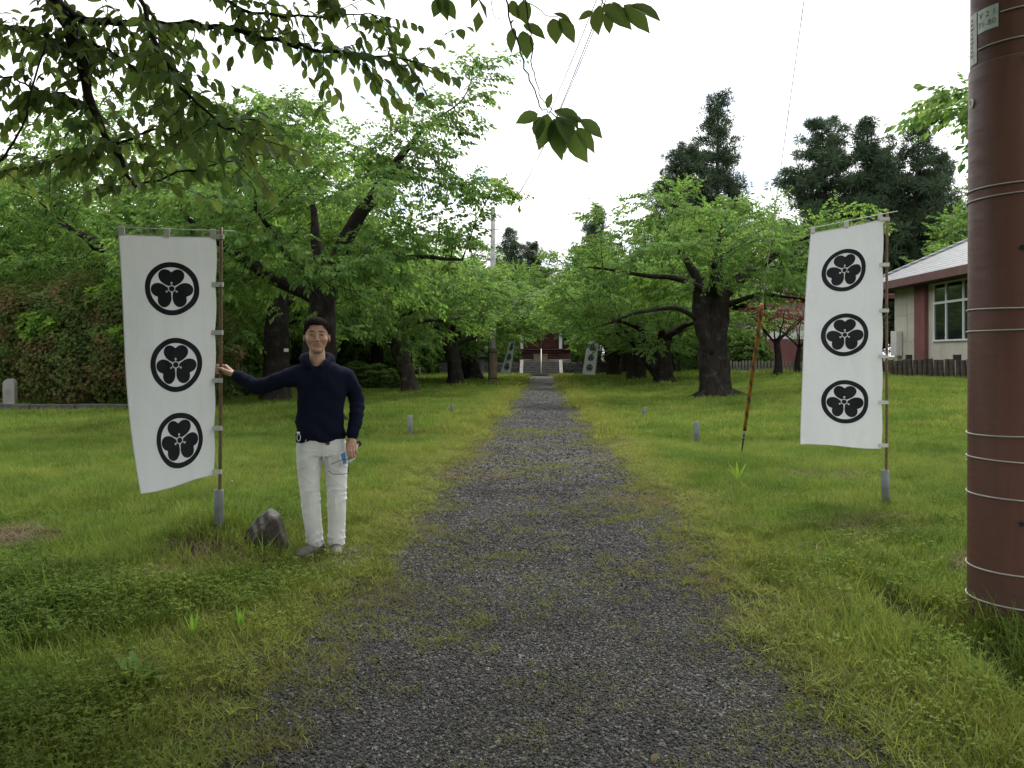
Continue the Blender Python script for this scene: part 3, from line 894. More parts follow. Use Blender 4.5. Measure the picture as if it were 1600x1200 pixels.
for x, y, s, v, rz, lb in [(-13.5, 27, 1.25, CH_D, 0.3, 'tall green tree rising directly behind the azalea hedge'), (-19, 33, 1.35, CH_A, 1.8, 'spreading tree behind the stone marker end of the hedge'),
        (-12.0, 35, 1.25, CH_C, 3.3, 'green tree behind the straight dark cherry with the white tag'), (-17, 44, 1.5, CH_D, 4.0, 0), (-25, 45, 1.6, CH_B, 0.9, 0), (-30, 38, 1.5, CH_D, 2.5, 0), (-13, 56, 1.4, CH_A, 5.2, 0),
        (-7, 62, 1.3, CH_B, 1.1, 'tree on the terrace behind the retaining wall on the lantern side'), (-20, 58, 1.6, CH_D, 1.0, 0), (6.8, 66, 1.3, CH_A, 0.4, 'tree on the terrace beside the shrine on the hall side'),
        (11, 61, 1.3, CH_C, 2.8, 'tree on the terrace between the shrine and the white-walled building'), (16, 68, 1.6, CH_D, 3.9, 'tree standing behind the roof of the white-walled building'), (-34, 56, 1.8, CH_A, 2.0, 0),
        (8.2, 49, 0.8, CH_A, 1.3, 'tree behind the thin post fence next to the stout cherry trunk'), (-23, 24, 1.3, CH_C, 4.4, 'tree overhanging the outer end of the azalea hedge'), (-9.5, 70, 1.5, CH_D, 0.5, 0), (-15, 72, 1.7, CH_A, 3.0, 0), (-3.5, 76, 1.5, CH_B, 4.1, 'tree showing over the shrine roof on the lantern side'), (4.5, 78, 1.5, CH_D, 2.1, 'tree showing over the shrine roof on the hall side'), (-42, 44, 1.8, CH_C, 0.8, 0)]:
    tree_object('broadleaf_tree', *v, (x, y, gz1(x, y)), rz, s, lb or 'green broadleaf tree deep in the wooded edge beyond the cherry avenue', group=BG)
tree_object('roadside_tree', *CH_E, (8.25, 9.6, gz1(8.25, 9.6)), 0.9, 0.8, 'loose-leaved tree whose branch tips show behind the steel pole', 'tree')
tree_object('broadleaf_tree', *CH_C, (28.8, 46.0, 0.5), 0.9, 1.6, 'light green broadleaf tree rising behind the hall roof')

# ------------------------------------------------------------------ conifers
def clump_template(seed, n=48):
    r_ = np.random.RandomState(seed)
    d = norm(r_.normal(0, 1, (n, 3)) + np.array([0.35, 0, 0.25]))
    pos = d * r_.uniform(0.15, 0.55, (n, 1))
    s = norm(np.cross(d, r_.normal(0, 1, (n, 3))))
    L = r_.uniform(0.35, 0.7, (n, 1)); w = 0.05
    V = np.stack([pos - s * w, pos + s * w, pos + d * L + s * w * .5, pos + d * L - s * w * .5], 1).reshape(-1, 3)
    F = np.arange(4 * n).reshape(n, 4)
    F = np.concatenate([F[:, [0, 1, 2]], F[:, [0, 2, 3]]])
    return V, F
CLUMPS = [clump_template(i) for i in range(5)]
def conifer(seed, h, rb, bare=0.15, droop=-0.1, dens=1.0, cl=0.55, pw=0.8, lop=0.0):
    q = np.random.RandomState(seed); mb = MB()
    zz = np.linspace(0, h, 14)
    mb.tube([(0.12 * math.sin(z * .4 + seed), 0.1 * math.cos(z * .3), z - 0.3) for z in zz], [0.018 * h * (1 - z / h) + 0.03 for z in zz], 8)
    pos, sz = [], []
    z = h * bare
    while z < h * 0.985:
        f = 1 - (z - h * bare) / (h * (1 - bare))
        for k in range(q.randint(3, 6)):
            a = q.uniform(0, 2 * PI)
            L = rb * f ** pw * q.uniform(0.55, 1.15) * (1 + lop * math.cos(a)) + 0.25
            tip = np.array([L * math.cos(a), L * math.sin(a), z + L * (droop + q.uniform(-.12, .2))])
            mb.tube([(0, 0, z), tip * np.array([.6, .6, 0]) + np.array([0, 0, z + (tip[2] - z) * .4]), tip], [0.02 + 0.012 * L, 0.02 + 0.006 * L, 0.01], 4, cap=False)
            m = max(3, int(L * 5.2 * dens))
            for j in range(m):
                u = 0.25 + 0.8 * (j + q.uniform(0, 1)) / m
                p_ = np.array([0, 0, z]) * (1 - u) + tip * u + q.normal(0, 0.14 + 0.07 * L, 3) * np.array([1, 1, .35])
                pos.append(p_); sz.append(cl * q.uniform(0.6, 1.3) * (0.7 + 0.4 * f))
        z += h * 0.022 * q.uniform(0.6, 1.3)
    pos = np.array(pos); sz = np.array(sz)
    d = pos * np.array([1, 1, 0]) + q.normal(0, .4, pos.shape) + 1e-3; up = np.array([0, 0, 1.0]) + q.normal(0, .4, pos.shape)
    rot = frames(d, up); w = q.randint(0, 5, len(pos))
    V, F = merge([stamp(CLUMPS[j], pos[w == j], rot[w == j], sz[w == j]) for j in range(5)])
    return mb.mesh('trunk', 'conifer_bark', True), mesh_from('crown', V, F, 'conifer_leaf')
CO_A = conifer(1, 17, 3.7, 0.15, -0.15, 0.8, 0.58, 0.55)
CO_B = conifer(2, 25, 3.8, 0.25, 0.25, 0.7, 0.72, 0.6, lop=0.35)
CO_C = conifer(5, 22, 5.2, 0.15, 0.0, 0.85, 0.75, 0.45)
CG = 'dark conifers standing beyond the shrine and the hall'
for m, x, y, rz, s, lb in ((CO_C, 13.6, 77, 0.5, 0.98, 'broad dark conifer rising above the stout cherry tree crown'), (CO_B, 17.6, 80, 2.0, 1.12, 'tallest slender conifer with a feathery top beside the broad one'),
                           (CO_A, 6.6, 96, 1.0, 1.12, 'lone tiered conifer standing clear against the sky over the shrine'), (CO_C, 19.2, 55, 2.5, 0.80, 'dark bushy conifer behind the red maple and hall'),
                           (CO_A, 22.2, 55, 4.0, 1.02, 'open-branched conifer with sky showing through, next to the hall roof'), (CO_A, 25.0, 54, 5.3, 0.98, 'dense dark conifer right behind the hall roof slope'),
                           (CO_A, -3.6, 96, 3.3, 0.98, 'distant conifer top peeping over trees beside the concrete pole'), (CO_C, -1.3, 102, 0.2, 0.72, 'low round conifer top far behind the shrine roof'),
                           (CO_A, 29.5, 60, 0.9, 0.95, 'tall dark conifer at the far end of the hall'), (CO_A, 22.0, 62, 2.9, 0.85, 'dark conifer filling the gap between the white-walled building and the hall'), (CO_C, 25.0, 60, 1.9, 0.76, 'squat dark conifer in the gap behind the hall')):
    tree_object('conifer_tree', *m, (x, y, 0.2), rz, s, lb, 'tree', CG)

# ------------------------------------------------------------------ hedges and bushes
def rosette_template(seed, n=7, ls=1.0):
    q = np.random.RandomState(seed)
    a = np.arange(n) * 2.4 + q.uniform(0, 6)
    d = np.stack([np.cos(a), np.sin(a), q.uniform(0.1, 1.2, n)], -1)
    nn = np.stack([-np.cos(a) * .6, -np.sin(a) * .6, np.ones(n)], -1)
    return stamp(LEAF_LO, np.zeros((n, 3)), frames(d, nn), ls * q.uniform(0.7, 1.2, n))
ROS = [rosette_template(i) for i in range(6)]
def bush_mesh(seed, blobs, dens, size, depth=0.25):
    q = np.random.RandomState(seed); P, Nn = [], []
    for c, r_ in blobs:
        c, r_ = np.array(c, float), np.array(r_, float)
        area = 4 * PI * (((r_[0] * r_[1]) ** 1.6 + (r_[0] * r_[2]) ** 1.6 + (r_[1] * r_[2]) ** 1.6) / 3) ** (1 / 1.6)
        n = int(area * dens)
        u = norm(q.normal(0, 1, (n, 3)))
        lump = 1 + 0.09 * np.sin(u[:, :1] * 9 + c[0]) + 0.08 * np.sin(u[:, 1:2] * 11 + c[1]) + 0.09 * np.sin(u[:, 2:] * 14 + u[:, :1] * 6)
        P.append(c + u * r_ * lump * (1 - depth * q.uniform(0, 1, (n, 1)) ** 2.2)); Nn.append(norm(u / r_))
    P = np.concatenate(P); Nn = np.concatenate(Nn)
    keep = P[:, 2] > 0.02
    for c, r_ in blobs:
        keep &= (((P - np.array(c)) / np.array(r_)) ** 2).sum(1) > 0.55
    P, Nn = P[keep], Nn[keep]
    up = norm(Nn + np.array([0, 0, 0.5]) + q.normal(0, 0.35, P.shape))
    rot = frames(np.cross(up, q.normal(0, 1, P.shape)), up)
    s = size * q.uniform(0.65, 1.35, len(P)); w = q.randint(0, 6, len(P))
    return merge([stamp(ROS[j], P[w == j], rot[w == j], s[w == j]) for j in range(6)])
def bush(name, seed, blobs, dens, size, mat, loc, label, cat, group=None, stems=True, rz=0.0):
    e = empty(name, loc, rz); tag(e, label, cat, group)
    c = obj('foliage', mesh_from('foliage', *bush_mesh(seed, blobs, dens, size), mat), e); c['kind'] = 'stuff'
    if not stems: return e
    r_ = random.Random(seed); mb = MB()
    for c_, rr in blobs:
        for k in range(5):
            a = r_.uniform(0, 2 * PI)
            e_ = Vector(c_) + Vector((rr[0] * .6 * math.cos(a), rr[1] * .6 * math.sin(a), rr[2] * .4))
            b = Vector((c_[0] * .97 + r_.uniform(-.1, .1), c_[1] + r_.uniform(-.1, .1), -0.05))
            mb.tube([b, b.lerp(e_, .5) + Vector((0, 0, .15)), e_], [0.03, 0.022, 0.01], 5)
    mb.build('stems', 'twig', e)
    return e
bush('azalea_hedge', 3, [((-13.6, 22.0, 1.7), (1.9, 1.6, 1.75)), ((-11.4, 21.6, 1.55), (1.6, 1.5, 1.7)), ((-9.6, 21.9, 1.15), (1.3, 1.3, 1.35)), ((-12.4, 20.9, 1.0), (1.4, 1.0, 1.1)),
                         ((-10.3, 20.9, 0.95), (1.2, 0.9, 0.95)), ((-15.6, 22.2, 1.5), (1.6, 1.5, 1.6))], 330, 0.054, 'hedge_leaf', (0, 0, 0.22),
     'big rounded azalea hedge with browned flowers behind the low kerb wall', 'hedge')
bush('leafy_shoots', 8, [((-10.9, 20.75, 1.9), (0.75, 0.5, 0.25)), ((-11.6, 21.0, 2.85), (0.5, 0.5, 0.4)), ((-13.3, 20.7, 2.15), (0.5, 0.4, 0.35)), ((-9.8, 21.1, 1.95), (0.5, 0.4, 0.3))], 90, 0.15, 'bright_leaf', (0, 0, 0.1),
     'bright green young shoots growing up through the azalea hedge', 'plant', stems=False)
UB = 'bushes along the far edge of the lawn'
BL = {4: 'low bush on the terrace above the retaining wall on the lantern side', 5: 'rounded bush beside the cheek stone of the steps on the lantern side', 6: 'rounded bush beside the cheek stone of the steps on the hall side', 7: 'low bush on the terrace above the retaining wall on the hall side',
      9: 'small bush between the lichen-covered cherry and the old cherry behind it', 11: 'green bush growing behind the thin post fence', 12: 'bush in front of the white-walled building corner', 14: 'bush beside the straight dark cherry with the white tag', 0: 'wide bush behind the azalea hedge near the straight dark cherry', 8: 'bush standing against the retaining wall on the hall side', 13: 'bush directly behind the azalea hedge', 2: 'bush behind the forked cherry deep in the lawn',
      19: 'tall bush where the retaining wall ends on the lantern side', 23: 'tall bush beside the terrace near the white-walled building', 27: 'bush in the gap between the hall and the white-walled building'}
BV = []
for i in range(3):
    q = random.Random(i)
    BV.append(mesh_from('foliage', *bush_mesh(30 + i, [((0, 0, .8), (1, .8, 1)), ((.7, .1, .6), (.6, .7, .75)), ((-.7, -.05, .65), (.65, .7, .8)), ((.1 * i, -.3, .5), (.7, .6, .6))], 420, 0.075), 'bush_leaf'))
stem_me = MB()
for k in range(9): stem_me.tube([(-.8 + .2 * k, .05 * (k % 3), -.1), (-.75 + .19 * k, .1, .4), (-.9 + .22 * k, 0, .9)], [.02, .015, .006], 5)
stem_me = stem_me.mesh('stems', 'twig')
for i, (x, y, sx, sz) in enumerate([(-16, 37, 2.6, 1.9), (-12.5, 45, 2.8, 1.7), (-9.6, 51, 2.6, 1.6), (-19, 48, 3.0, 2.2), (-6.4, 60.4, 2.2, 0.9), (-3.4, 60.6, 1.5, 1.0), (3.4, 60.6, 1.5, 1.0), (6.4, 60.4, 2.2, 0.9), (9.8, 57.6, 2.4, 1.5), (-7.6, 33.5, 1.4, 0.6),
                                    (-24, 36, 3, 2.2), (12.3, 47.5, 1.9, 1.3), (9.6, 50.5, 1.7, 1.5), (-14.5, 30, 2.2, 1.9), (-10.6, 27.6, 1.3, 1.0), (-13.5, 51, 3.2, 2.6), (-17, 55, 3.4, 3.0), (-22, 52, 3.4, 3.0), (-28, 50, 3.6, 3.2), (-9.5, 58, 3.0, 2.2), (-34, 46, 3.6, 3.2),
                                    (-20.5, 40, 2.8, 2.4), (-27, 42, 3.2, 2.8), (12.5, 58.5, 2.6, 2.0), (-11.0, 62, 3.0, 2.4), (10.5, 64, 3, 2.4), (-26, 30, 2.6, 2.2), (16.2, 44.5, 1.6, 1.6)]):
    z0 = 0.95 if (abs(x) < 12.5 and y > 59.5) else gz1(x, y)
    e = empty('bush', (x, y, z0), (i * 2.4) % 6.28); e.scale = (sx, sx * .7, sz)
    tag(e, BL.get(i, 'dense green bush filling the wooded edge behind the cherry trunks'), 'bush', UB)
    c = obj('foliage', BV[i % 3], e); c['kind'] = 'stuff'
    c = obj('stems', stem_me, e); c['kind'] = 'stuff'

# small red maple and green shrub tree by the post fence
T = Tree(71); q = T.rs
T.limb([(0, 0, -0.1), (0.05, 0, 0.8), (-0.1, 0, 1.6)], 0.16, 0.10, root=True)
for a in range(6):
    T.limb([(-0.1, 0, 1.4), (math.cos(a * 1.05) * .7, math.sin(a * 1.05) * .7, 2.1), (math.cos(a * 1.05) * 1.5, math.sin(a * 1.05) * 1.4, 2.7)], 0.05, 0.015)
T.grow(dome(q, 320, (0, 0, 2.5), (2.1, 1.9, 0.95)), step=0.22, kill=0.36); T.radii(0.005)
V, F = T.sprays(0.02, 3, 0.30, center=(0, 0, 2))
tree_object('maple_tree', T.wood().mesh('trunk', 'bark', True), mesh_from('crown', V, F, 'maple_leaf'), (10.9, 37.2, 0.45), 0.4, 1.12, 'small maple with dark red leaves in front of the white-walled building')
V2, F2 = T.sprays(0.02, 2, 0.34, center=(0, 0, 2))
tree_object('garden_tree', T.wood().mesh('trunk', 'bark', True), mesh_from('crown', V2, F2, 'cherry_leaf'), (12.4, 39.0, 0.45), 2.4, 1.0, 'small green garden tree growing in the post fence beside the red maple')

# ------------------------------------------------------------------ the cherry tree that overhangs the camera
def catm(pts, n=4):
    P = [Vector(p) for p in pts]; out = []
    for i in range(len(P) - 1):
        a, b, c, d = P[max(i - 1, 0)], P[i], P[i + 1], P[min(i + 2, len(P) - 1)]
        for k in range(n):
            u = k / n
            out.append(0.5 * ((2 * b) + (c - a) * u + (2 * a - 5 * b + 4 * c - d) * u * u + (3 * b - a - 3 * c + d) * u ** 3))
    out.append(P[-1])
    return out
near = empty('overhanging_cherry_tree', (-5.6, 3.6, 0))
tag(near, 'overhanging cherry tree whose leafy branches hang over the path from above', 'tree')
O = Vector((-5.6, 3.6, 0))
LIMBS = {
 'A': ([(-5.0, 4.2, 4.6), (-4.3, 5.0, 4.75), (-3.6, 5.4, 4.26), (-3.3, 5.2, 3.91), (-3.07, 5.1, 3.58), (-2.97, 5.0, 3.39), (-2.86, 4.9, 3.18), (-2.71, 4.8, 2.87), (-2.54, 4.7, 2.63), (-2.40, 4.62, 2.46)], 0.075, 0.008),
 'B': ([(-3.3, 5.2, 3.87), (-3.03, 5.1, 3.66), (-2.77, 5.0, 3.58), (-2.53, 4.9, 3.54), (-2.22, 4.8, 3.49), (-1.87, 4.7, 3.41), (-1.53, 4.6, 3.29), (-1.25, 4.5, 3.19), (-1.02, 4.45, 3.14), (-0.72, 4.4, 3.1)], 0.030, 0.004),
 'C': ([(-2.98, 5.0, 3.39), (-3.2, 5.1, 3.52), (-3.39, 5.2, 3.62), (-3.63, 5.3, 3.69), (-3.88, 5.4, 3.73)], 0.026, 0.012),
 'D': ([(-2.83, 4.85, 3.02), (-2.94, 4.8, 3.06), (-3.03, 4.75, 3.05), (-3.15, 4.7, 3.11), (-3.35, 4.7, 3.19)], 0.010, 0.005),
 'E': ([(-3.0, 4.6, 4.1), (-2.5, 4.3, 3.75), (-2.17, 4.2, 3.39), (-2.03, 4.1, 3.12), (-1.9, 4.0, 2.93), (-1.82, 3.95, 2.81), (-1.68, 3.9, 2.68), (-1.52, 3.8, 2.55), (-1.35, 3.75, 2.48)], 0.016, 0.004),
 'F': ([(-2.6, 4.75, 2.71), (-2.75, 4.8, 2.73), (-2.97, 4.9, 2.72), (-3.24, 5.0, 2.67), (-3.52, 5.1, 2.66)], 0.010, 0.003),
 'G': ([(-2.62, 4.75, 2.72), (-2.4, 4.7, 2.78), (-2.18, 4.6, 2.8), (-1.98, 4.5, 2.79), (-1.61, 4.3, 2.76)], 0.009, 0.003),
 'H': ([(-2.40, 4.62, 2.46), (-2.13, 4.5, 2.48), (-1.87, 4.4, 2.52), (-1.51, 4.2, 2.51)], 0.008, 0.003),
 'J': ([(-2.6, 5.0, 4.0), (-1.99, 4.8, 3.66), (-1.72, 4.7, 3.51), (-1.42, 4.6, 3.43), (-1.13, 4.5, 3.4), (-0.94, 4.45, 3.37)], 0.014, 0.003),
 'K': ([(-2.97, 5.05, 3.51), (-2.67, 4.9, 3.35), (-2.39, 4.7, 3.14), (-2.23, 4.6, 2.96), (-2.03, 4.4, 2.71)], 0.012, 0.003),
}
BARE_TWIGS = {
 'I': ([(-2.79, 4.0, 2.45), (-2.72, 4.0, 2.54), (-2.65, 4.0, 2.66), (-2.63, 4.0, 2.8), (-2.6, 4.1, 3.1)], 0.007, 0.005),
 'T1': ([(-0.35, 2.8, 3.1), (-0.12, 2.6, 2.71), (-0.11, 2.55, 2.57), (-0.07, 2.5, 2.42), (-0.05, 2.5, 2.35), (-0.02, 2.5, 2.28), (0.0, 2.5, 2.23), (0.03, 2.5, 2.21), (0.08, 2.5, 2.17)], 0.0035, 0.0018),
 'T2': ([(-0.2, 2.7, 2.9), (-0.06, 2.6, 2.65), (-0.04, 2.55, 2.51), (-0.03, 2.5, 2.39), (-0.02, 2.5, 2.32), (0.0, 2.5, 2.26), (0.04, 2.5, 2.215)], 0.0028, 0.0015),
 'T3': ([(-0.2, 2.8, 2.85), (-0.1, 2.75, 2.71), (-0.03, 2.7, 2.64), (0.03, 2.7, 2.6), (0.07, 2.7, 2.6)], 0.0025, 0.0012),
 'T4': ([(0.0, 2.8, 2.95), (0.18, 2.7, 2.68), (0.22, 2.65, 2.61), (0.29, 2.65, 2.6)], 0.0025, 0.0012),
 'T5': ([(-0.35, 2.8, 3.1), (-0.19, 2.75, 2.72), (-0.16, 2.7, 2.61), (-0.11, 2.65, 2.56)], 0.002, 0.001),
 'U': ([(-0.6, 3.0, 3.2), (-0.44, 3.0, 2.87), (-0.37, 3.0, 2.76)], 0.003, 0.002),
}
wood = MB()
# trunk and the big limbs above the view
def sub(p): return Vector(p) - O
wood.tube(catm([sub(p) for p in ((-5.6, 3.6, -0.2), (-5.55, 3.6, 1.0), (-5.4, 3.7, 2.2), (-5.3, 3.8, 3.2), (-5.0, 4.2, 4.6))]), [0.33] * 3 + [0.30] * 4 + [0.26] * 4 + [0.22] * 3 + [0.16] * 2 + [0.10], 12)
BIG = [[(-5.3, 3.8, 3.2), (-4.2, 3.2, 4.2), (-2.8, 2.6, 4.6), (-1.4, 2.6, 4.3), (-0.35, 2.8, 3.1)], [(-5.3, 3.8, 3.2), (-4.6, 2.4, 4.2), (-3.4, 1.0, 4.9), (-2.0, -0.2, 5.2), (-0.4, -2.2, 5.0), (1.2, -4.0, 4.4)], [(-5.3, 3.8, 3.2), (-5.4, 1.6, 4.0), (-5.2, -1.2, 4.6), (-4.6, -4.0, 4.4)], [(-4.2, 3.2, 4.2), (-3.0, 4.0, 4.9), (-1.6, 4.3, 5.3), (-0.2, 4.2, 5.5)],
       [(-5.3, 3.8, 3.2), (-6.4, 4.4, 4.4), (-7.4, 5.2, 5.0)], [(-5.0, 4.2, 4.6), (-4.6, 5.4, 5.6), (-3.8, 6.6, 6.2)]]
for b in BIG:
    c = catm([sub(p) for p in b], 5); wood.tube(c, list(np.linspace(0.13, 0.03, len(c))), 8)
rn = random.Random(77)
twigs = []          # (start, direction, length)
for k, (pts, r0, r1) in list(LIMBS.items()) + list(BARE_TWIGS.items()):
    c = catm([sub(p) for p in pts], 4)
    c = [p + Vector((rn.gauss(0, .008), rn.gauss(0, .008), rn.gauss(0, .008))) * (1 if k in LIMBS else .35) for p in c]
    wood.tube(c, list(np.linspace(r0, r1, len(c))), 8 if r0 > 0.02 else 5)
    if k in LIMBS:
        n = len(c); s0 = n // 3 if k == 'A' else (4 if k in 'EJ' else 0)
        for i in range(s0, n):
            t_ = (c[min(i + 1, n - 1)] - c[max(i - 1, 0)]).normalized()
            for rep in range(2):
                if rn.random() < 0.86:
                    side = t_.cross(Vector((0, 0, 1))).normalized() * rn.choice((-1, 1))
                    d = (side * rn.uniform(.3, 1.1) + t_ * rn.uniform(.2, .9) + Vector((rn.gauss(0, .3), rn.gauss(0, .5), rn.gauss(-.05, .4)))).normalized()
                    twigs.append((c[i], d, rn.uniform(0.16, 0.42)))
        twigs.append((c[-1], (c[-1] - c[-3]).normalized(), 0.28))
LP, LD, LN, LS = [], [], [], []
for s, d, L in twigs:
    dn = Vector((0, 0, -0.18))
    if (s + d * L + O).z < 1.45 + 0.20 * (s + O).y: continue
    pts = [s, s + d * L * .5 + dn * L * .4, s + d * L + dn * L]
    wood.tube(pts, [0.0035, 0.0025, 0.0012], 3, cap=False)
    m = max(3, int(L / 0.042))
    for j in range(m):
        u = (j + 0.7) / m
        p_ = s + d * L * u + dn * L * u * u
        sd_ = d.cross(Vector((0, 0, 1))); sd_ = (sd_.normalized() if sd_.length > .01 else Vector((1, 0, 0))) * (1 if j % 2 else -1)
        ld = (d * rn.uniform(.2, .8) + sd_ * rn.uniform(.3, 1.0) + Vector((rn.gauss(0, .2), rn.gauss(0, .2), -rn.uniform(.2, 1.3)))).normalized()
        if (p_ + O).z < 1.45 + 0.185 * (p_ + O).y + 0.05 * max(0, -2.6 - (p_ + O).x): continue
        LP.append(p_); LD.append(ld); LN.append(Vector((rn.gauss(0, .55), rn.gauss(0, .55), 1))); LS.append(rn.uniform(.065, .105))
# the two clusters that hang closest over the path: leaf base, leaf tip
HANG = [((-.01, 2.5, 2.21), (-.07, 2.47, 2.18)), ((0, 2.5, 2.2), (-.035, 2.52, 2.175)), ((0, 2.5, 2.2), (-.012, 2.47, 2.13)), ((.02, 2.5, 2.21), (0, 2.48, 2.105)), ((.04, 2.5, 2.195), (.055, 2.47, 2.08)),
        ((.05, 2.5, 2.2), (.075, 2.53, 2.10)), ((.04, 2.5, 2.19), (.04, 2.55, 2.12)), ((.07, 2.5, 2.2), (.11, 2.44, 2.17)), ((.04, 2.5, 2.22), (.115, 2.46, 2.18)), ((.09, 2.5, 2.16), (.13, 2.47, 2.06)),
        ((.11, 2.5, 2.165), (.165, 2.48, 2.10)), ((.12, 2.5, 2.19), (.19, 2.5, 2.14)), ((.10, 2.5, 2.2), (.13, 2.5, 2.185)), ((.08, 2.5, 2.18), (.12, 2.55, 2.11)), ((.02, 2.5, 2.225), (.03, 2.48, 2.265)), ((.06, 2.5, 2.2), (.085, 2.42, 2.12)),
        ((-.09, 2.62, 2.53), (-.105, 2.6, 2.46)), ((-.06, 2.62, 2.52), (-.045, 2.6, 2.43)), ((-.06, 2.62, 2.54), (.01, 2.6, 2.50)), ((-.08, 2.62, 2.56), (-.105, 2.65, 2.565)), ((.04, 2.68, 2.585), (.05, 2.66, 2.50)),
        ((.06, 2.68, 2.585), (.11, 2.66, 2.51)), ((.04, 2.68, 2.6), (.10, 2.66, 2.58)), ((.19, 2.62, 2.6), (.18, 2.6, 2.505)), ((.20, 2.62, 2.6), (.29, 2.6, 2.53)), ((.27, 2.62, 2.6), (.345, 2.6, 2.52)), ((.29, 2.62, 2.6), (.385, 2.6, 2.55)),
        ((.21, 2.62, 2.58), (.23, 2.64, 2.52)), ((.17, 2.62, 2.58), (.125, 2.62, 2.56)), ((-.06, 2.62, 2.62), (-.05, 2.6, 2.54)), ((-.10, 2.62, 2.62), (-.08, 2.6, 2.56)), ((.23, 2.62, 2.61), (.30, 2.66, 2.56)),
        ((-.39, 3.0, 2.80), (-.40, 2.98, 2.73)), ((-.36, 3.0, 2.80), (-.33, 3.0, 2.73)), ((-.38, 3.0, 2.82), (-.36, 2.97, 2.73))]
leaf_me = [mesh_from('leaf', *LEAF_HI, 'near_leaf', True)]
for k in (1, 2):
    V = LEAF_HI[0].copy(); V[:, 1] *= (1.0, 0.88, 1.1)[k]; V[:, 2] += (0, -.12, .10)[k] * V[:, 0] ** 2
    leaf_me.append(mesh_from('leaf', V, LEAF_HI[1], 'near_leaf', True))
def leaf_obj(p_, d, n, s, k):
    R_ = frames(np.array([d]), np.array([n]))[0]
    o = bpy.data.objects.new('leaf', leaf_me[k % 3])
    o.matrix_local = Matrix(((R_[0][0] * s, R_[0][1] * s, R_[0][2] * s, p_[0]), (R_[1][0] * s, R_[1][1] * s, R_[1][2] * s, p_[1]), (R_[2][0] * s, R_[2][1] * s, R_[2][2] * s, p_[2]), (0, 0, 0, 1)))
    link(o, near)
    return o
for i, (a, b) in enumerate(HANG):
    a, b = sub(a), sub(b); d = b - a
    leaf_obj(a, d, (rn.gauss(0, .3), -0.9, rn.uniform(0.1, .7)), d.length * 1.08, i)
order = sorted(range(len(LP)), key=lambda i: (LP[i] + O - Vector((0, 0, 1.45))).length / LS[i])
single = set(order[:262])
for i in sorted(single): leaf_obj(LP[i], LD[i], LN[i], LS[i], i)
rest = [i for i in range(len(LP)) if i not in single]
A_ = lambda L_: np.array([[*L_[i]] for i in rest], float)
parts = [stamp(LEAF_HI, A_(LP), frames(A_(LD), A_(LN)), np.array([LS[i] for i in rest]))]
# unseen rest of its crown; low curtain behind the view added to darken the foreground
T = Tree(91)
for b in BIG: T.limb([sub(p) for p in b], 0.05, 0.02)
n = 7600
qx = T.rs.uniform(-10.0, 4.5, n); qy = T.rs.uniform(-7.5, 7.0, n); qz = np.where(qy < -1.2, T.rs.uniform(2.3, 7.0, n), T.rs.uniform(3.6, 6.9, n))
k = (qz > 1.45 + 0.50 * np.maximum(qy, 0) + 0.35) & (((qx + 2.9) / 6.6) ** 2 + ((qy - 0.2) / 7.2) ** 2 < 1) & ((qx < 2.4) | (qy < 0))
T.grow(np.stack([qx, qy, qz], -1)[k] - np.array(O), step=0.34, kill=0.50, infl=2.4, iters=60)
T.radii(0.005)
over = T.sprays(0.03, 4, 0.46, SPRAYS, center=(2, -2, 4), keep=lambda P_: (P_[:, 2] > 1.45 + 0.485 * np.maximum(P_[:, 1] + O.y, 0) + 0.15))
tw = T.wood(rmin=0.0)
ow = len(wood.v)
wood.add(tw.v, tw.f)
wood.build('trunk', 'bark', near, True)
f_ = obj('foliage', mesh_from('foliage', *merge(parts), 'near_leaf', True), near); f_['kind'] = 'stuff'
f_ = obj('crown', mesh_from('crown', *over, 'near_leaf'), near); f_['kind'] = 'stuff'
# ------------------------------------------------------------------ materials for built things
t = NT('banner_cloth')
p = t.obj()
st = t.rng(t.noise(p, 3.2, 6, 0.7), 0.55, 0.8, 0, 0.35)
c = t.mix(st, (0.64, 0.655, 0.675), (0.46, 0.455, 0.43))
t.set(c, 0.85, 0.15); cr = t.math('ADD', t.noise(t.scale(p, (2.2, 1, 0.5)), 4.5, 5, 0.6, 1.2), t.math('MULTIPLY', t.noise(p, 260, 2), 0.03))
t.bump(cr, 0.55, 0.02); t.translucent((0.62, 0.63, 0.62), 0.22)
M['banner_cloth'] = t.m
plain('crest_ink', (0.012, 0.013, 0.017), 0.75, 0.2, var=0.2)
plain('tape', (0.46, 0.46, 0.43), 0.8, var=0.1)
plain('bamboo', (0.115, 0.066, 0.030), 0.55, 0.4, var=0.35, scale=14)
plain('pvc_grey', (0.155, 0.170, 0.175), 0.55, 0.4, var=0.25, scale=9)
plain('steel_wire', (0.34, 0.33, 0.31), 0.45, 0.5, 0.4, var=0.15)
plain('dark_wire', (0.10, 0.10, 0.10), 0.6)
plain('concrete', (0.29, 0.29, 0.28), 0.9, var=0.2, scale=5, bump=0.3, bscale=30)
plain('old_stone', (0.060, 0.058, 0.053), 0.95, var=0.4, scale=3.5, bump=0.7, bscale=18, bdist=0.02)
plain('step_stone', (0.088, 0.082, 0.078), 0.9, var=0.3, scale=3, bump=0.5, bscale=22, bdist=0.01)
plain('pale_stone', (0.19, 0.18, 0.165), 0.9, var=0.25, scale=4, bump=0.4, bscale=25)
plain('wall_beige', (0.43, 0.405, 0.335), 0.9, var=0.13, scale=1.2, bump=0.15)
plain('wall_white', (0.62, 0.62, 0.60), 0.9, var=0.06, scale=1.0)
plain('pillar_red', (0.155, 0.062, 0.060), 0.8, var=0.15, scale=2)
plain('fascia_brown', (0.105, 0.052, 0.045), 0.75, var=0.15, scale=3)
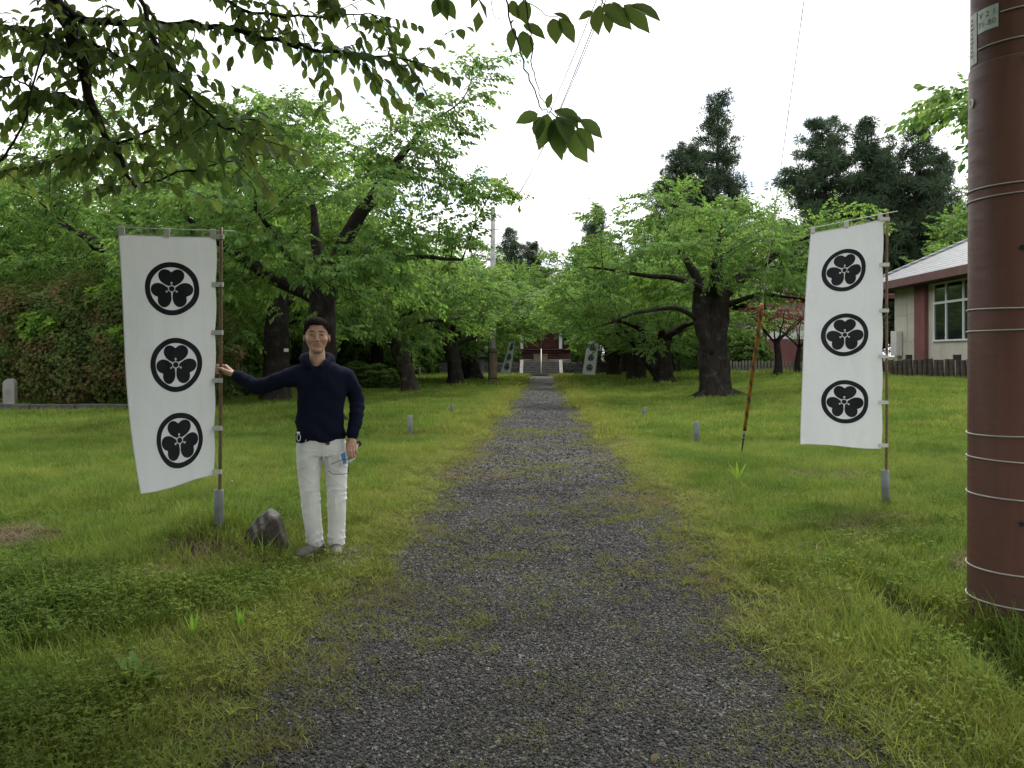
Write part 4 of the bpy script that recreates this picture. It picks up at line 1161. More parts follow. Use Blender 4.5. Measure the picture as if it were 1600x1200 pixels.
plain('window_frame', (0.56, 0.58, 0.57), 0.45, 0.4, var=0.05)
plain('log_wood', (0.062, 0.050, 0.040), 0.9, var=0.45, scale=7, bump=0.7, bscale=20, bdist=0.012)
plain('shrine_wood', (0.060, 0.028, 0.022), 0.8, var=0.35, scale=3)
plain('shrine_red', (0.085, 0.028, 0.024), 0.7, var=0.2, scale=3)
plain('white_paint', (0.62, 0.61, 0.58), 0.6, var=0.08)
plain('pole_wood', (0.17, 0.125, 0.085), 0.85, var=0.3, scale=5)
plain('black_iron', (0.012, 0.012, 0.013), 0.5)
t = NT('roof_tile')
p = t.obj(); s_ = t.xyz(p)
n1 = t.noise(t.scale(p, (0.35, 0.35, 6)), 3.5, 5, 0.7)
t.set(t.ramp(n1, [(0.3, (0.10, 0.102, 0.108)), (0.5, (0.165, 0.168, 0.175)), (0.72, (0.27, 0.275, 0.285))]), 0.42, 0.5)
w_ = t.node('ShaderNodeTexWave', wave_type='BANDS', bands_direction='Z'); t.l.new(p, w_.inputs['Vector']); w_.inputs['Scale'].default_value = 2.2; w_.inputs['Distortion'].default_value = 0.6
t.bump(t.math('ADD', w_.outputs['Fac'], t.math('MULTIPLY', n1, 0.6)), 0.6, 0.05)
M['roof_tile'] = t.m
plain('roof_brown', (0.11, 0.088, 0.078), 0.7, var=0.3, scale=2.5, bump=0.4, bscale=10, bdist=0.03)
t = NT('window_glass')
t.set((0.012, 0.016, 0.015), 0.06, 0.6); M['window_glass'] = t.m
t = NT('rock')
p = t.obj()
n1 = t.noise(p, 7, 8, 0.7)
c = t.ramp(n1, [(0.3, (0.024, 0.020, 0.017)), (0.55, (0.052, 0.044, 0.037)), (0.75, (0.105, 0.095, 0.085))])
c = t.mix(t.rng(t.xyz(t.node('ShaderNodeNewGeometry').outputs['Normal'])[2], 0.55, 0.9, 0, 0.6), c, (0.20, 0.19, 0.18))  # top light painted in: upward faces get a paler colour
t.set(c, 0.9, 0.2); t.bump(t.noise(p, 26, 6, 0.7), 0.8, 0.02); M['rock'] = t.m
t = NT('rust_paint')
p = t.obj()
n1 = t.noise(t.scale(p, (1, 1, 0.12)), 6, 6, 0.65); n2 = t.noise(p, 60, 3)
c = t.ramp(n1, [(0.3, (0.074, 0.029, 0.019)), (0.6, (0.108, 0.043, 0.028)), (0.8, (0.135, 0.060, 0.042))])
c = t.mix(t.rng(n2, 0.62, 0.72, 0, 0.5), c, (0.06, 0.035, 0.03))
str_ = t.noise(t.scale(p, (1, 1, 0.05)), 22, 5, 0.7)
c = t.mix(t.rng(str_, 0.58, 0.72, 0, 0.55), c, (0.050, 0.026, 0.022))
scf = t.noise(t.scale(p, (0.5, 0.5, 3)), 14, 6, 0.75)
c = t.mix(t.rng(scf, 0.66, 0.72, 0, 0.5), c, (0.17, 0.12, 0.10))
mud = t.math('ADD', t.xyz(p)[2], t.math('MULTIPLY', t.noise(p, 5, 5), 0.5))
c = t.mix(t.rng(mud, 0.28, 0.62, 0.75, 0), c, (0.045, 0.034, 0.026))
t.set(c, t.rng(scf, 0.3, 0.7, 0.42, 0.7), 0.35); t.bump(n2, 0.12, 0.002); M['rust_paint'] = t.m
plain('plate_grey', (0.44, 0.48, 0.45), 0.5, 0.4, 0.2, var=0.1)
plain('plate_pale', (0.52, 0.51, 0.47), 0.5, 0.4, var=0.15, scale=30)
plain('letter_green', (0.10, 0.17, 0.15), 0.6, var=0.1)
t = NT('guard_sleeve')
s_ = t.xyz(t.obj())
ang = t.math('ARCTAN2', s_[1], s_[0])
w_ = t.math('FRACT', t.math('ADD', t.math('MULTIPLY', ang, 1 / (2 * PI)), t.math('MULTIPLY', s_[2], 3.6)))
k_ = t.math('GREATER_THAN', w_, 0.68)
fade = t.noise(t.obj(), 5, 4, 0.6)
c = t.mix(k_, t.ramp(fade, [(0.3, (0.17, 0.070, 0.015)), (0.6, (0.24, 0.105, 0.020)), (0.8, (0.22, 0.065, 0.025))]), (0.075, 0.042, 0.018))
t.set(c, 0.6, 0.3); M['guard_sleeve'] = t.m

# ------------------------------------------------------------------ banners
HEART = [(0, .09), (.10, .098), (.20, .140), (.30, .192), (.395, .270), (.462, .370), (.488, .475), (.468, .580), (.405, .665), (.31, .718), (.21, .728), (.11, .700), (.04, .650), (0, .620)]
HEART = HEART + [(-x, y) for x, y in HEART[-2:0:-1]]
def banner(name, loc, W, H, ztop, phi0, phi1, tilt, crests, Rc, label, rz=0.0, lean=(0, 0), sway=0.0, pole_over=0.07, bar_over=0.09, seed=1, zbot=0.05, pull=0.0):
    """cloth hangs on the -X side of the pole; phi = how far the free edge swings back (+Y), top and bottom"""
    e = empty(name, loc, rz); e.rotation_euler = (lean[0], lean[1], rz)
    tag(e, label, 'banner', 'white crest banners along the path')
    off = 0.045
    def S(u, v):
        ph = phi0 + (phi1 - phi0) * (v ** 1.2)
        x = -(off - .010 * abs(math.sin(5 * PI * v)) * (1 - u) ** 3 + u * W * math.cos(ph)) + pull * u * v
        y = u * W * math.sin(ph)
        fold = 0.016 * math.sin(7 * u + 2.3 * v + seed) * math.sin(3 * v + seed) + 0.010 * math.sin(15 * u - 4 * v + seed) * (0.4 + .6 * v) + .004 * math.sin(31 * u + 5 * v) + .006 * math.sin(10 * PI * v) * (1 - u) ** 2 + 0.02 * math.sin(2.2 * v * PI) * u * (1 - .3 * u)
        y += fold * min(1, u * 4 + .1)
        z = ztop - v * H * (1 + sway * u) - tilt * u * (1 - v) - 0.010 * math.sin(u * PI) * (1 - v)
        # the lower hem droops between its ties
        z += 0.012 * math.sin(u * 5 + seed) * v ** 6
        return Vector((x, y, z))
    def N(u, v):
        a = S(u + .004, v) - S(u - .004, v); b = S(u, v + .004) - S(u, v - .004)
        n = a.cross(b).normalized()
        return n if n.y < 0 else -n
    nu, nv = 28, 74
    V = [S(i / nu, j / nv) for j in range(nv + 1) for i in range(nu + 1)]
    F = [(j * (nu + 1) + i, j * (nu + 1) + i + 1, (j + 1) * (nu + 1) + i + 1, (j + 1) * (nu + 1) + i) for j in range(nv) for i in range(nu)]
    cloth = obj('cloth', mesh_from('cloth', np.array([tuple(v) for v in V]), F, 'banner_cloth', True), e)
    for (uc, vc) in crests:
        mb = MB()
        def pt(a, b, o): 
            u, v = uc - a * Rc / W, vc - b * Rc / H
            return S(u, v) + N(u, v) * o
        def ring(r0, r1, o, mi, n=56, m=3, c=(0, 0)):
            P_ = [pt(c[0] + (r0 + (r1 - r0) * k / m) * math.cos(2 * PI * i / n), c[1] + (r0 + (r1 - r0) * k / m) * math.sin(2 * PI * i / n), o) for k in range(m + 1) for i in range(n)]
            mb.add(P_, [(k * n + i, k * n + (i + 1) % n, (k + 1) * n + (i + 1) % n, (k + 1) * n + i) for k in range(m) for i in range(n)], mi)
        ring(0.805, 1.0, 0.0025, 0)
        for q in range(3):
            a = -q * 2 * PI / 3; ca, sa = math.cos(a), math.sin(a)
            rot = lambda x, y: (x * ca - y * sa, x * sa + y * ca)
            n = len(HEART); m = 5; P_ = []
            for k in range(m + 1):
                for x, y in HEART:
                    w = k / m
                    P_.append(pt(*rot(x * w, .40 + (y - .40) * w), 0.0025))
            mb.add(P_, [(k * n + i, k * n + (i + 1) % n, (k + 1) * n + (i + 1) % n, (k + 1) * n + i) for k in range(m) for i in range(n)], 0)
            pin = [(-.012, .12), (.012, .12), (.012, .19), (-.012, .19)]
            mb.add([pt(*rot(x, y), 0.0042) for x, y in pin], [(0, 1, 2, 3)], 1)
            cx, cy = rot(0, .215)
            ring(0.0, 0.042, 0.0045, 1, 10, 1, (cx, cy))
        ring(0.0, 0.104, 0.0035, 0, 20, 2)
        ring(0.100, 0.135, 0.0046, 1, 24, 1)
        mb.build('crest', ['crest_ink', 'banner_cloth'], cloth)
    # hem along the edges
    hm = MB()
    for line in ([(1.0, j / 40) for j in range(41)], [(i / 16, 1.0) for i in range(17)], [(i / 16, 0.0) for i in range(17)]):
        hm.tube([S(*q) for q in line], 0.0035, 4)
    hm.build('hem', 'tape', cloth)
    pm = MB()
    zz = np.linspace(zbot, ztop + pole_over, 12)
    pm.tube([(0.004 * math.sin(z * 2.2), 0, z) for z in zz], [0.0135 - 0.002 * (z / ztop) for z in zz], 10)
    for z in (0.62, 0.98, 1.4, 1.83, 2.2):
        pm.tube([(0.004 * math.sin(z * 2.2), 0, z - .006), (0.004 * math.sin(z * 2.2), 0, z + .006)], 0.0145, 10)
    pm.build('pole', 'bamboo', e, True)
    c0, c1 = S(0, 0), S(1, 0)
    d = (c1 - c0).normalized()
    zb = Vector((0, 0, 0.045))
    bm_ = MB(); bm_.tube([c0 - d * (off + bar_over) + zb, c0 + zb, c1 + zb + d * 0.02], 0.005, 7); bm_.build('crossbar', 'tape', e, True)
    for j in range(6):
        v = (0.0, 0.2, 0.4, 0.6, 0.8, 0.985)[j]; q = S(0.0, v)
        tm = MB(); n = 12; P_ = []
        x1, x0 = 0.018, q.x - 0.022
        for k in range(n):
            a = 2 * PI * k / n
            px = (x1 - 0.017 if math.cos(a) > 0 else x0) + (0.017 * math.cos(a) if math.cos(a) > 0 else 0.004 * math.cos(a))
            py = 0.017 * math.sin(a) if math.cos(a) > 0 else 0.006 * math.sin(a) + q.y * 0.8
            P_.append((px, py))
        tm.add([(x, y, q.z + h) for h in (-.017, .017) for x, y in P_], [(k, (k + 1) % n, n + (k + 1) % n, n + k) for k in range(n)])
        tm.build('tie_loop', 'tape', e)
    for u in (0.03, 0.5, 0.97):
        q = S(u, 0.0) ; a = math.atan2(d.y, d.x)
        tm = MB(); tm.box(q + Vector((0, 0, 0.024)), (0.042, 0.014, 0.064), a, 0.003); tm.build('tie_loop', 'tape', e)
    return e
def socket(x, y, h, label, r=0.036):
    z = gz1(x, y); mb = MB(); n = 16
    mb.tube([(0, 0, -0.25), (0, 0, h - .004), (0, 0, h), (0, 0, h), (0, 0, h - 0.10)], [r, r, r - .001, r - .007, r - .007], n)
    o = mb.build('pipe_socket', 'pvc_grey', None, True, (x, y, z), (rn.uniform(-.02, .02), rn.uniform(-.03, .03), 0))
    return tag(o, label, 'pipe', 'grey pipe sockets for banner poles beside the path')
BLX, BLY = -2.418, 5.896
bz = gz1(BLX, BLY)
banner('crest_banner', (BLX, BLY, bz), 0.685, 1.80, 2.345 - bz, R(-4), R(-36), 0.0, [(.465, .216), (.44, .526), (.44, .828)], 0.197,
       'large white banner with three black crests, its pole held by the man', R(8), lean=(0, 0.0095), seed=1, sway=0.03, zbot=0.02, pull=0.17)
socket(BLX, BLY, 0.30, 'grey pipe socket holding the banner pole beside the brown rock')
BRX, BRY = 3.19, 7.5
banner('crest_banner', (BRX, BRY, gz1(BRX, BRY)), 0.70, 2.12, 2.655, R(46), R(14), 0.05, [(.50, .20), (.47, .497), (.455, .80)], 0.207,
       'large white banner with three black crests standing alone beside the rusty steel pole', R(0), lean=(0.0, 0.006), seed=4, zbot=0.02)
socket(BRX, BRY, 0.33, 'grey pipe socket holding the banner pole near the rusty steel pole')
banner('crest_banner', (-1.72, 43.5, 0), 0.72, 1.85, 2.3, R(62), R(40), 0.05, [(.5, .2), (.5, .5), (.5, .8)], 0.205, 'small-looking tilted white banner beside the concrete utility pole near the steps', R(0), lean=(0, R(9)), seed=6)
banner('crest_banner', (3.05, 45.5, 0), 0.80, 1.95, 2.3, R(40), R(30), 0.05, [(.5, .2), (.5, .5), (.5, .8)], 0.21, 'small-looking white banner leaning beside the last cherry trunk near the steps', R(0), lean=(0, R(7)), seed=8)
socket(-2.31, 14.0, 0.38, 'empty grey pipe socket in the lawn behind the man, beside the path', 0.045)
socket(2.62, 13.55, 0.38, 'empty grey pipe socket in the grass near the foot of the guy wire', 0.045)
socket(2.35, 18.3, 0.25, 'short empty pipe socket in the grass beyond the guy wire', 0.045)
socket(-2.2, 19.6, 0.25, 'short empty pipe socket in the grass before the lichen-covered cherry', 0.045)

# ------------------------------------------------------------------ rusty steel utility pole with bands and plates
SPX, SPY, SPR = 2.535, 4.33, 0.240
sp = empty('steel_utility_pole', (SPX, SPY, 0)); tag(sp, 'thick rust-brown steel utility pole with wire bands and number plates', 'pole')
def lathe(mb, prof, n=40, mi=0):
    P_ = [(r_ * math.cos(2 * PI * k / n), r_ * math.sin(2 * PI * k / n), z) for z, r_ in prof for k in range(n)]
    mb.add(P_, [(j * n + k, j * n + (k + 1) % n, (j + 1) * n + (k + 1) % n, (j + 1) * n + k) for j in range(len(prof) - 1) for k in range(n)], mi)
mb = MB(); lathe(mb, [(-0.4, SPR), (2.98, SPR - .008), (2.985, SPR - .010), (2.99, SPR - .014)], 48); mb.build('lower_shaft', 'rust_paint', sp, True)
mb = MB(); lathe(mb, [(2.94, SPR - .016), (2.99, SPR - .0155), (10.6, SPR - .05), (10.62, 0.0)], 48); mb.build('upper_shaft', 'rust_paint', sp, True)
for z in (0.165, 0.335, 0.715, 0.905, 1.045, 1.585, 1.69, 2.285, 2.335, 3.07, 3.225):
    mb = MB(); n = 44; rr = SPR + .001 - 0.0026 * z - (0.008 if z > 2.99 else 0)
    tl = random.Random(int(z * 100)).uniform(-.012, .012)
    a0_, a1_ = (0, 2 * PI) if z < 3 else (R(187), R(400)) if z < 3.1 else (R(220), R(430))      # the two uppermost bands run only from plate to plate
    mb.tube([((rr + .003) * math.cos(a0_ + (a1_ - a0_) * k / n), (rr + .003) * math.sin(a0_ + (a1_ - a0_) * k / n), z + tl * math.cos(a0_ + (a1_ - a0_) * k / n)) for k in range(n + 1)], 0.0045, 6, cap=z > 3)
    mb.build('wire_band', 'steel_wire', sp, True)
def on_pole(a, z, o=0.0):
    rr = SPR - 0.0026 * z - (0.012 if z > 2.99 else 0) + o
    return Vector((rr * math.cos(a), rr * math.sin(a), z))
def plate(name, a0, a1, z0, z1, mat, o=0.004):
    mb = MB(); n = 8
    for q, s_ in ((o, 0), (o + .003, 1)):
        mb.add([on_pole(a0 + (a1 - a0) * i / n, z, q) for z in (z0, z1) for i in range(n + 1)], [(i, i + 1, n + 2 + i, n + 1 + i) for i in range(n)])
    return mb.build(name, mat, sp)
def letters(text, a_c, z_c, h, parent, o=0.009, mat='letter_green'):
    cu = bpy.data.curves.new('text', 'FONT'); cu.body = text; cu.size = h; cu.align_x = 'CENTER'; cu.align_y = 'CENTER'; cu.space_character = 1.15
    tmp = bpy.data.objects.new('text', cu); COL.objects.link(tmp)
    dg = bpy.context.evaluated_depsgraph_get()
    me = bpy.data.meshes.new_from_object(tmp.evaluated_get(dg))
    bpy.data.objects.remove(tmp)
    for v in me.vertices:
        v.co = on_pole(a_c + v.co.x / SPR, z_c + v.co.y, o)
    me.materials.clear(); me.materials.append(M[mat])
    return obj('lettering', me, parent)
pl = plate('number_plate', R(186.5), R(217), 3.150, 3.270, 'plate_grey')
letters('V 2 1', R(202), 3.234, 0.042, pl); letters('71-80', R(201), 3.186, 0.042, pl)
pl = plate('name_plate', R(165), R(184.5), 3.005, 3.275, 'plate_pale')
mb = MB()
for k in range(9):            # marks too worn to read
    z = 3.24 - k * 0.024
    mb.add([on_pole(R(172) + s_ * R(2.5 + (k * 7 % 3)), z + h, .0085) for h, s_ in ((0, -1), (0, 1), (.012, 1), (.012, -1))], [(0, 1, 2, 3)])
mb.build('worn_marks', 'letter_green', pl)
mb = MB(); n = 20; ac = R(176)
mb.add([on_pole(ac, 2.80, .006)] + [on_pole(ac + .026 / SPR * math.cos(2 * PI * k / n), 2.80 + .026 * math.sin(2 * PI * k / n), .006) for k in range(n)], [(0, k + 1, (k + 1) % n + 1) for k in range(n)])
bd = mb.build('round_badge', 'white_paint', sp)
mb = MB(); mb.add([on_pole(ac - .02 + s_ * .025, 2.80 + h, .008) for s_, h in ((-1, -.012), (1, -.012), (1, .012), (-1, .012))], [(0, 1, 2, 3)]); mb.build('badge_mark', 'letter_green', bd)
mb = MB(); mb.tube([on_pole(R(248), 2.96, -.02), on_pole(R(248), 2.97, .05), on_pole(R(252), 3.0, .16)], 0.011, 8); mb.build('step_bolt', 'black_iron', sp, True)
for a, z in ((244, 2.0), (243, 0.60)):
    mb = MB(); q0, q1 = on_pole(R(a), z, -.01), on_pole(R(a), z, .006); mb.tube([q0, q1], 0.013, 10); mb.build('bolt_hole', 'black_iron', sp)

# guy wire with its striped guard
gw = empty('guy_wire', (2.97, 11.95, gz1(2.97, 11.95))); tag(gw, 'guy wire with twisted yellow and brown guard sleeve running up to the steel pole', 'wire')
g0 = Vector((2.97, 11.95, 0.0)); g1 = Vector((2.42, 4.52, 10.4)); gd = (g1 - g0).normalized(); L_ = (g1 - g0).length
mb = MB(); mb.tube([gd * 1.0, gd * L_], 0.0045, 6); mb.build('wire', 'steel_wire', gw)
mb = MB(); mb.tube([gd * -0.2, gd * 0.30], 0.012, 8)
for k in range(5): mb.tube([gd * (.28 + .035 * k), gd * (.305 + .035 * k)], 0.020 if k % 2 else 0.014, 8)
mb.build('anchor_rod', 'black_iron', gw)
mb = MB(); mb.tube([(0, 0, z) for z in np.linspace(0, 2.15, 30)], [0.024 if z % 2 else 0.0265 for z in range(30)], 12)
o = mb.build('guard_sleeve', 'guard_sleeve', gw, True); o.rotation_euler = gd.to_track_quat('Z', 'Y').to_euler(); o.location = gd * 0.48

# far concrete utility pole and wires
cp = empty('concrete_utility_pole', (-2.32, 38.2, 0)); tag(cp, 'slender grey concrete utility pole with wooden guard boards around its foot', 'pole')
mb = MB(); lathe(mb, [(-.3, .155), (4.5, .135), (8.6, .11), (8.62, 0)], 20); mb.build('shaft', 'concrete', cp, True)
for k in range(10):
    a = 2 * PI * k / 10
    mb = MB(); mb.box((.185 * math.cos(a), .185 * math.sin(a), 0.9), (0.03, 0.108, 1.85), a, 0.005); mb.build('guard_board', 'pole_wood', cp)
for z in (0.35, 1.6):
    mb = MB(); lathe(mb, [(z, .206), (z, .212), (z + .05, .212), (z + .05, .206)], 20); mb.build('band', 'black_iron', cp)
mb = MB(); mb.box((0, 0, 8.45), (0.25, 0.25, 0.14), 0, .02); mb.build('cap_band', 'steel_wire', cp)
mb = MB()
mb.tube([(-.19, -.22, .1), (-.19, -.22, 3.4)], 0.02, 6); mb.build('conduit', 'black_iron', cp)
for k, (dx, dz, rr) in enumerate(((0.0, 0.0, .010), (0.32, 0.12, .010), (0.42, 0.55, .012))):
    a = Vector((2.62 + dx * .3, 4.42, 9.7 + dz)); b = Vector((-2.3 + dx * 1.5, 38.2, 8.2 + dz * .25)); mb = MB()
    mb.tube([a.lerp(b, u / 24) - Vector((0, 0, 1.15 * 4 * (u / 24) * (1 - u / 24))) for u in range(25)], rr, 5)
    tag(mb.build('overhead_wire', 'dark_wire'), ('lowest', 'middle', 'thickest upper')[k] + ' overhead wire strung from the steel pole to the concrete pole', 'wire', 'overhead wires')

# ------------------------------------------------------------------ rock, kerb, stone posts
bm = bmesh.new(); bmesh.ops.create_icosphere(bm, subdivisions=4, radius=1.0)
rr_ = random.Random(6)
planes = [(Vector((rr_.gauss(0, 1), rr_.gauss(0, 1), rr_.gauss(0.15, 1))).normalized(), rr_.uniform(0.80, 0.96)) for _ in range(16)] + [(Vector((-.66, -.25, .70)).normalized(), .60), (Vector((.85, -.2, .35)).normalized(), .80), (Vector((.15, -.1, 1)).normalized(), .88)]
for v in bm.verts:
    d = v.co.normalized(); r_ = 1.0
    for n_, k in planes:
        c_ = d.dot(n_)
        if c_ > 0.05: r_ = min(r_, k / c_)
    r_ += 0.025 * math.sin(d.x * 9 + d.z * 7) + 0.015 * math.sin(d.y * 17 + d.x * 13)
    v.co = d * r_
    v.co = Vector((v.co.x * 0.165, v.co.y * 0.15, v.co.z * 0.225))
me = bpy.data.meshes.new('rock'); bm.to_mesh(me); bm.free(); me.materials.append(M['rock'])
me.polygons.foreach_set('use_smooth', [True] * len(me.polygons))
o = obj('rock', me, None, (-2.03, 5.82, gz1(-2.03, 5.82) + 0.085), (0.08, 0.05, 0.3)); tag(o, 'brown pointed rock in the grass between the man and the banner pole', 'rock')

kw = empty('kerb_wall', (-12.2, 19.3, 0)); tag(kw, 'low dark concrete kerb wall at the foot of the azalea hedge', 'wall')
for k in range(8):
    mb = MB(); mb.box((-4.4 + k * 1.13, 0.02 * (k % 3), 0.07), (1.12, 0.16, 0.36 + 0.01 * (k % 2)), 0, .012); mb.build('kerb_block', 'old_stone', kw)
mb = MB(); mb.box((-12.7, 20.4, 0.04), (8.4, 1.9, 0.22), 0, .02); tag(mb.build('planting_bed', 'soil'), 'bare earth bed between the kerb wall and the azalea hedge', 'bed', kind='structure')
mb = MB(); prof = [(-.14, 0), (.14, 0), (.14, .58), (.10, .66), (.03, .69), (-.05, .68), (-.12, .63), (-.14, .57)]
mb.add([(x, y, z) for y in (-.08, .08) for x, z in prof], [tuple(range(8)), tuple(range(15, 7, -1))] + [(k, 8 + k, 8 + (k + 1) % 8, (k + 1) % 8) for k in range(8)])
tag(mb.build('stone_marker', 'pale_stone', None, False, (-13.55, 19.85, 0.18), (0, 0, .15)), 'upright grey stone marker with rounded top before the azalea hedge', 'stone')
mb = MB(); mb.box((0, 0, 0), (0.14, 0.02, 0.10), 0, .004); mb.build('tree_tag', 'white_paint', None, False, (-7.62, 23.55, 1.62)); tag(bpy.context.scene.objects['tree_tag'], 'small white tag fixed to the straight dark cherry trunk', 'tag')
mb = MB(); mb.tube([(0, 0, -.2), (0, 0, 2.4)], .035, 8); mb.tube([(0, 0, 2.4), (0, 0, 2.44)], .045, 8)
tag(mb.build('iron_post', 'black_iron', None, True, (-7.35, 45.0, 0)), 'thin black iron post before the stone retaining wall', 'post')
mb = MB(); mb.box((0, 0, .3), (.10, .10, .9), 0, .012); mb.tube([(0, 0, .74), (0, 0, .80)], [.05, .02], 4)
tag(mb.build('marker_post', 'white_paint', None, False, (-7.05, 46.0, 0)), 'short white marker post next to the thin black iron post', 'post')

# ------------------------------------------------------------------ fences
def fence(name, a, b, n, h, rad, mat, label, sides=9, jit=0.05, rail=False):
    e = empty(name, (*a, gz1(*a))); tag(e, label, 'fence')
    mes = []
    for k in range(4):
        q = random.Random(k + n); mb = MB()
        hh = h * (1 + q.uniform(-jit, jit)); t0 = q.uniform(-.02, .02)
        mb.tube([(0, 0, -.3), (0, 0, hh * .5), (t0, 0, hh - .02), (t0, 0, hh)], [rad, rad * .98, rad * .95, rad * .82], sides, wob=lambda i, k_, q=q: 1 + q.uniform(-.06, .06))
        mes.append(mb.mesh('post', mat, False))
    for k in range(n):
        u = k / (n - 1); x = a[0] + (b[0] - a[0]) * u; y = a[1] + (b[1] - a[1]) * u
        obj('post', mes[k * 7 % 4], e, (x - a[0], y - a[1], gz1(x, y) - gz1(*a)), (rn.gauss(0, .015), rn.gauss(0, .015), rn.uniform(0, 6)))
    return e
fence('log_fence', (16.9, 28.0), (14.25, 35.2), 31, 0.77, 0.098, 'log_wood', 'dark log-pile fence of close-set round posts before the hall')
fence('post_fence', (14.15, 35.5), (9.4, 46.0), 46, 0.66, 0.06, 'pale_stone', 'pale weathered fence of thin separate posts behind the stout cherry', 6)

# ------------------------------------------------------------------ hall beside the lawn
hall = empty('hall', (16.7, 38.3, 0)); tag(hall, 'beige single-storey hall with grey hipped roof and red-brown pillars', 'building')
def hb(name, mat, x0, x1, y0, y1, z0, z1, bev=0.0, par=None):
    """box given by world extents, child of the hall"""
    mb = MB(); mb.box(((x0 + x1) / 2 - 16.7, (y0 + y1) / 2 - 38.3, (z0 + z1) / 2), (x1 - x0, y1 - y0, z1 - z0), 0, bev)
    return mb.build(name, mat, par or hall)
hb('wall', 'wall_beige', 16.7, 16.9, 35.95, 38.3, 0.2, 4.85)
hb('wall', 'wall_beige', 16.7, 16.9, 20.0, 35.0, 0.2, 2.12)
hb('wall', 'wall_beige', 16.7, 16.9, 20.0, 35.0, 4.52, 4.85)
hb('wall', 'wall_beige', 16.7, 16.9, 34.55, 35.0, 2.125, 4.515)
hb('wall', 'wall_beige', 16.7, 16.9, 20.0, 29.5, 2.125, 4.515)
hb('wall', 'wall_beige', 16.95, 27.5, 38.1, 38.3, 0.2, 4.85)
hb('wall', 'wall_beige', 16.95, 27.5, 20.0, 20.2, 0.2, 4.85)
hb('wall', 'wall_beige', 27.5, 27.7, 20.0, 38.3, 0.2, 4.85)
hb('room_back', 'shrine_wood', 21.0, 21.1, 20.3, 38.0, 0.2, 4.85)
hb('pillar', 'pillar_red', 16.52, 17.0, 35.0, 35.95, 0.2, 4.85, .01)
for z in (2.1, 3.3): hb('panel_joint', 'concrete', 16.692, 16.705, 36.0, 38.28, z, z + .025)
hb('panel_joint', 'concrete', 16.690, 16.703, 37.0, 37.03, 0.6, 4.8)
hb('service_box', 'plate_pale', 16.4, 16.68, 37.45, 38.05, 1.45, 2.6, .02)
for y in (36.8, 32.6): 
    v_ = hb('vent', 'black_iron', 16.66, 16.72, y - .28, y + .28, 1.28, 1.5)
    for k in range(4): hb('vent_slat', 'fascia_brown', 16.645, 16.658, y - .27, y + .27, 1.30 + k * .05, 1.315 + k * .05, 0, v_)
win = hb('window', 'window_frame', 16.62, 16.86, 29.5, 34.55, 2.05, 2.125)
hb('frame', 'window_frame', 16.64, 16.80, 29.5, 34.55, 4.44, 4.515, 0, win)
hb('frame', 'window_frame', 16.645, 16.795, 29.5, 34.55, 3.62, 3.72, 0, win)
ys_ = [34.47, 33.45, 32.1, 31.0, 29.58]
for y in ys_: hb('frame', 'window_frame', 16.65, 16.79, y - .045, y + .045, 2.125, 4.44, 0, win)
for k in range(4):
    y1_, y0_ = ys_[k] - .05, ys_[k + 1] + .05
    hb('pane', 'window_glass', 16.70, 16.715, y0_, y1_, 2.13, 3.615, 0, win); hb('pane', 'window_glass', 16.70, 16.715, y0_, y1_, 3.725, 4.435, 0, win)
    if k in (1, 2): hb('curtain', 'wall_beige', 16.95, 16.97, y0_ + .1, y1_ - .3, 2.2, 3.6, 0, win)
def hip_roof(name, mat, fmat, x0, x1, y0, y1, ze, k, parent, org, th=0.34):
    """hipped roof on the given eave rectangle"""
    w = min(x1 - x0, y1 - y0) / 2; zr = ze + k * w
    if x1 - x0 < y1 - y0: r0, r1 = ((x0 + x1) / 2, y0 + w), ((x0 + x1) / 2, y1 - w)
    else: r0, r1 = (x0 + w, (y0 + y1) / 2), (x1 - w, (y0 + y1) / 2)
    o_ = Vector(org)
    C_ = [Vector((x0, y0, ze)), Vector((x1, y0, ze)), Vector((x1, y1, ze)), Vector((x0, y1, ze))]; A = Vector((*r0, zr)); B = Vector((*r1, zr))
    mb = MB()
    V = [c_ - o_ for c_ in C_ + [A, B]]
    if x1 - x0 < y1 - y0: F = [(0, 1, 4), (1, 2, 5, 4), (2, 3, 5), (3, 0, 4, 5)]
    else: F = [(3, 0, 4), (0, 1, 5, 4), (1, 2, 5), (2, 3, 4, 5)]
    mb.add(V, F)
    rf = mb.build(name, mat, parent)
    mb = MB(); i_ = 0.10
    for (a, b) in ((0, 1), (1, 2), (2, 3), (3, 0)):
        a_, b_ = C_[a] - o_, C_[b] - o_; d = (b_ - a_).normalized(); n_ = Vector((-d.y, d.x, 0)) * i_
        mb.add([a_ + Vector((0, 0, -.004)), b_ + Vector((0, 0, -.004)), b_ - Vector((0, 0, th)), a_ - Vector((0, 0, th)), a_ + n_ - Vector((0, 0, th)), b_ + n_ - Vector((0, 0, th))], [(0, 1, 2, 3), (3, 2, 5, 4)])
    # soffit
    mb.add([c_ - o_ - Vector((0, 0, th - .06)) for c_ in C_], [(0, 1, 2, 3)])
    mb.build('fascia', fmat, rf)
    mb = MB()
    for c_, e_ in ((C_[0], A), (C_[1], A if x1 - x0 < y1 - y0 else B), (C_[2], B), (C_[3], B if x1 - x0 < y1 - y0 else A), (A, B)):
        mb.tube([c_ - o_ + Vector((0, 0, .03)), e_ - o_ + Vector((0, 0, .03))], 0.09, 6)
    mb.build('ridge', mat, rf)
    return rf
hip_roof('roof', 'roof_tile', 'fascia_brown', 15.6, 28.8, 18.8, 39.4, 4.82, 0.52, hall, (16.7, 38.3, 0))

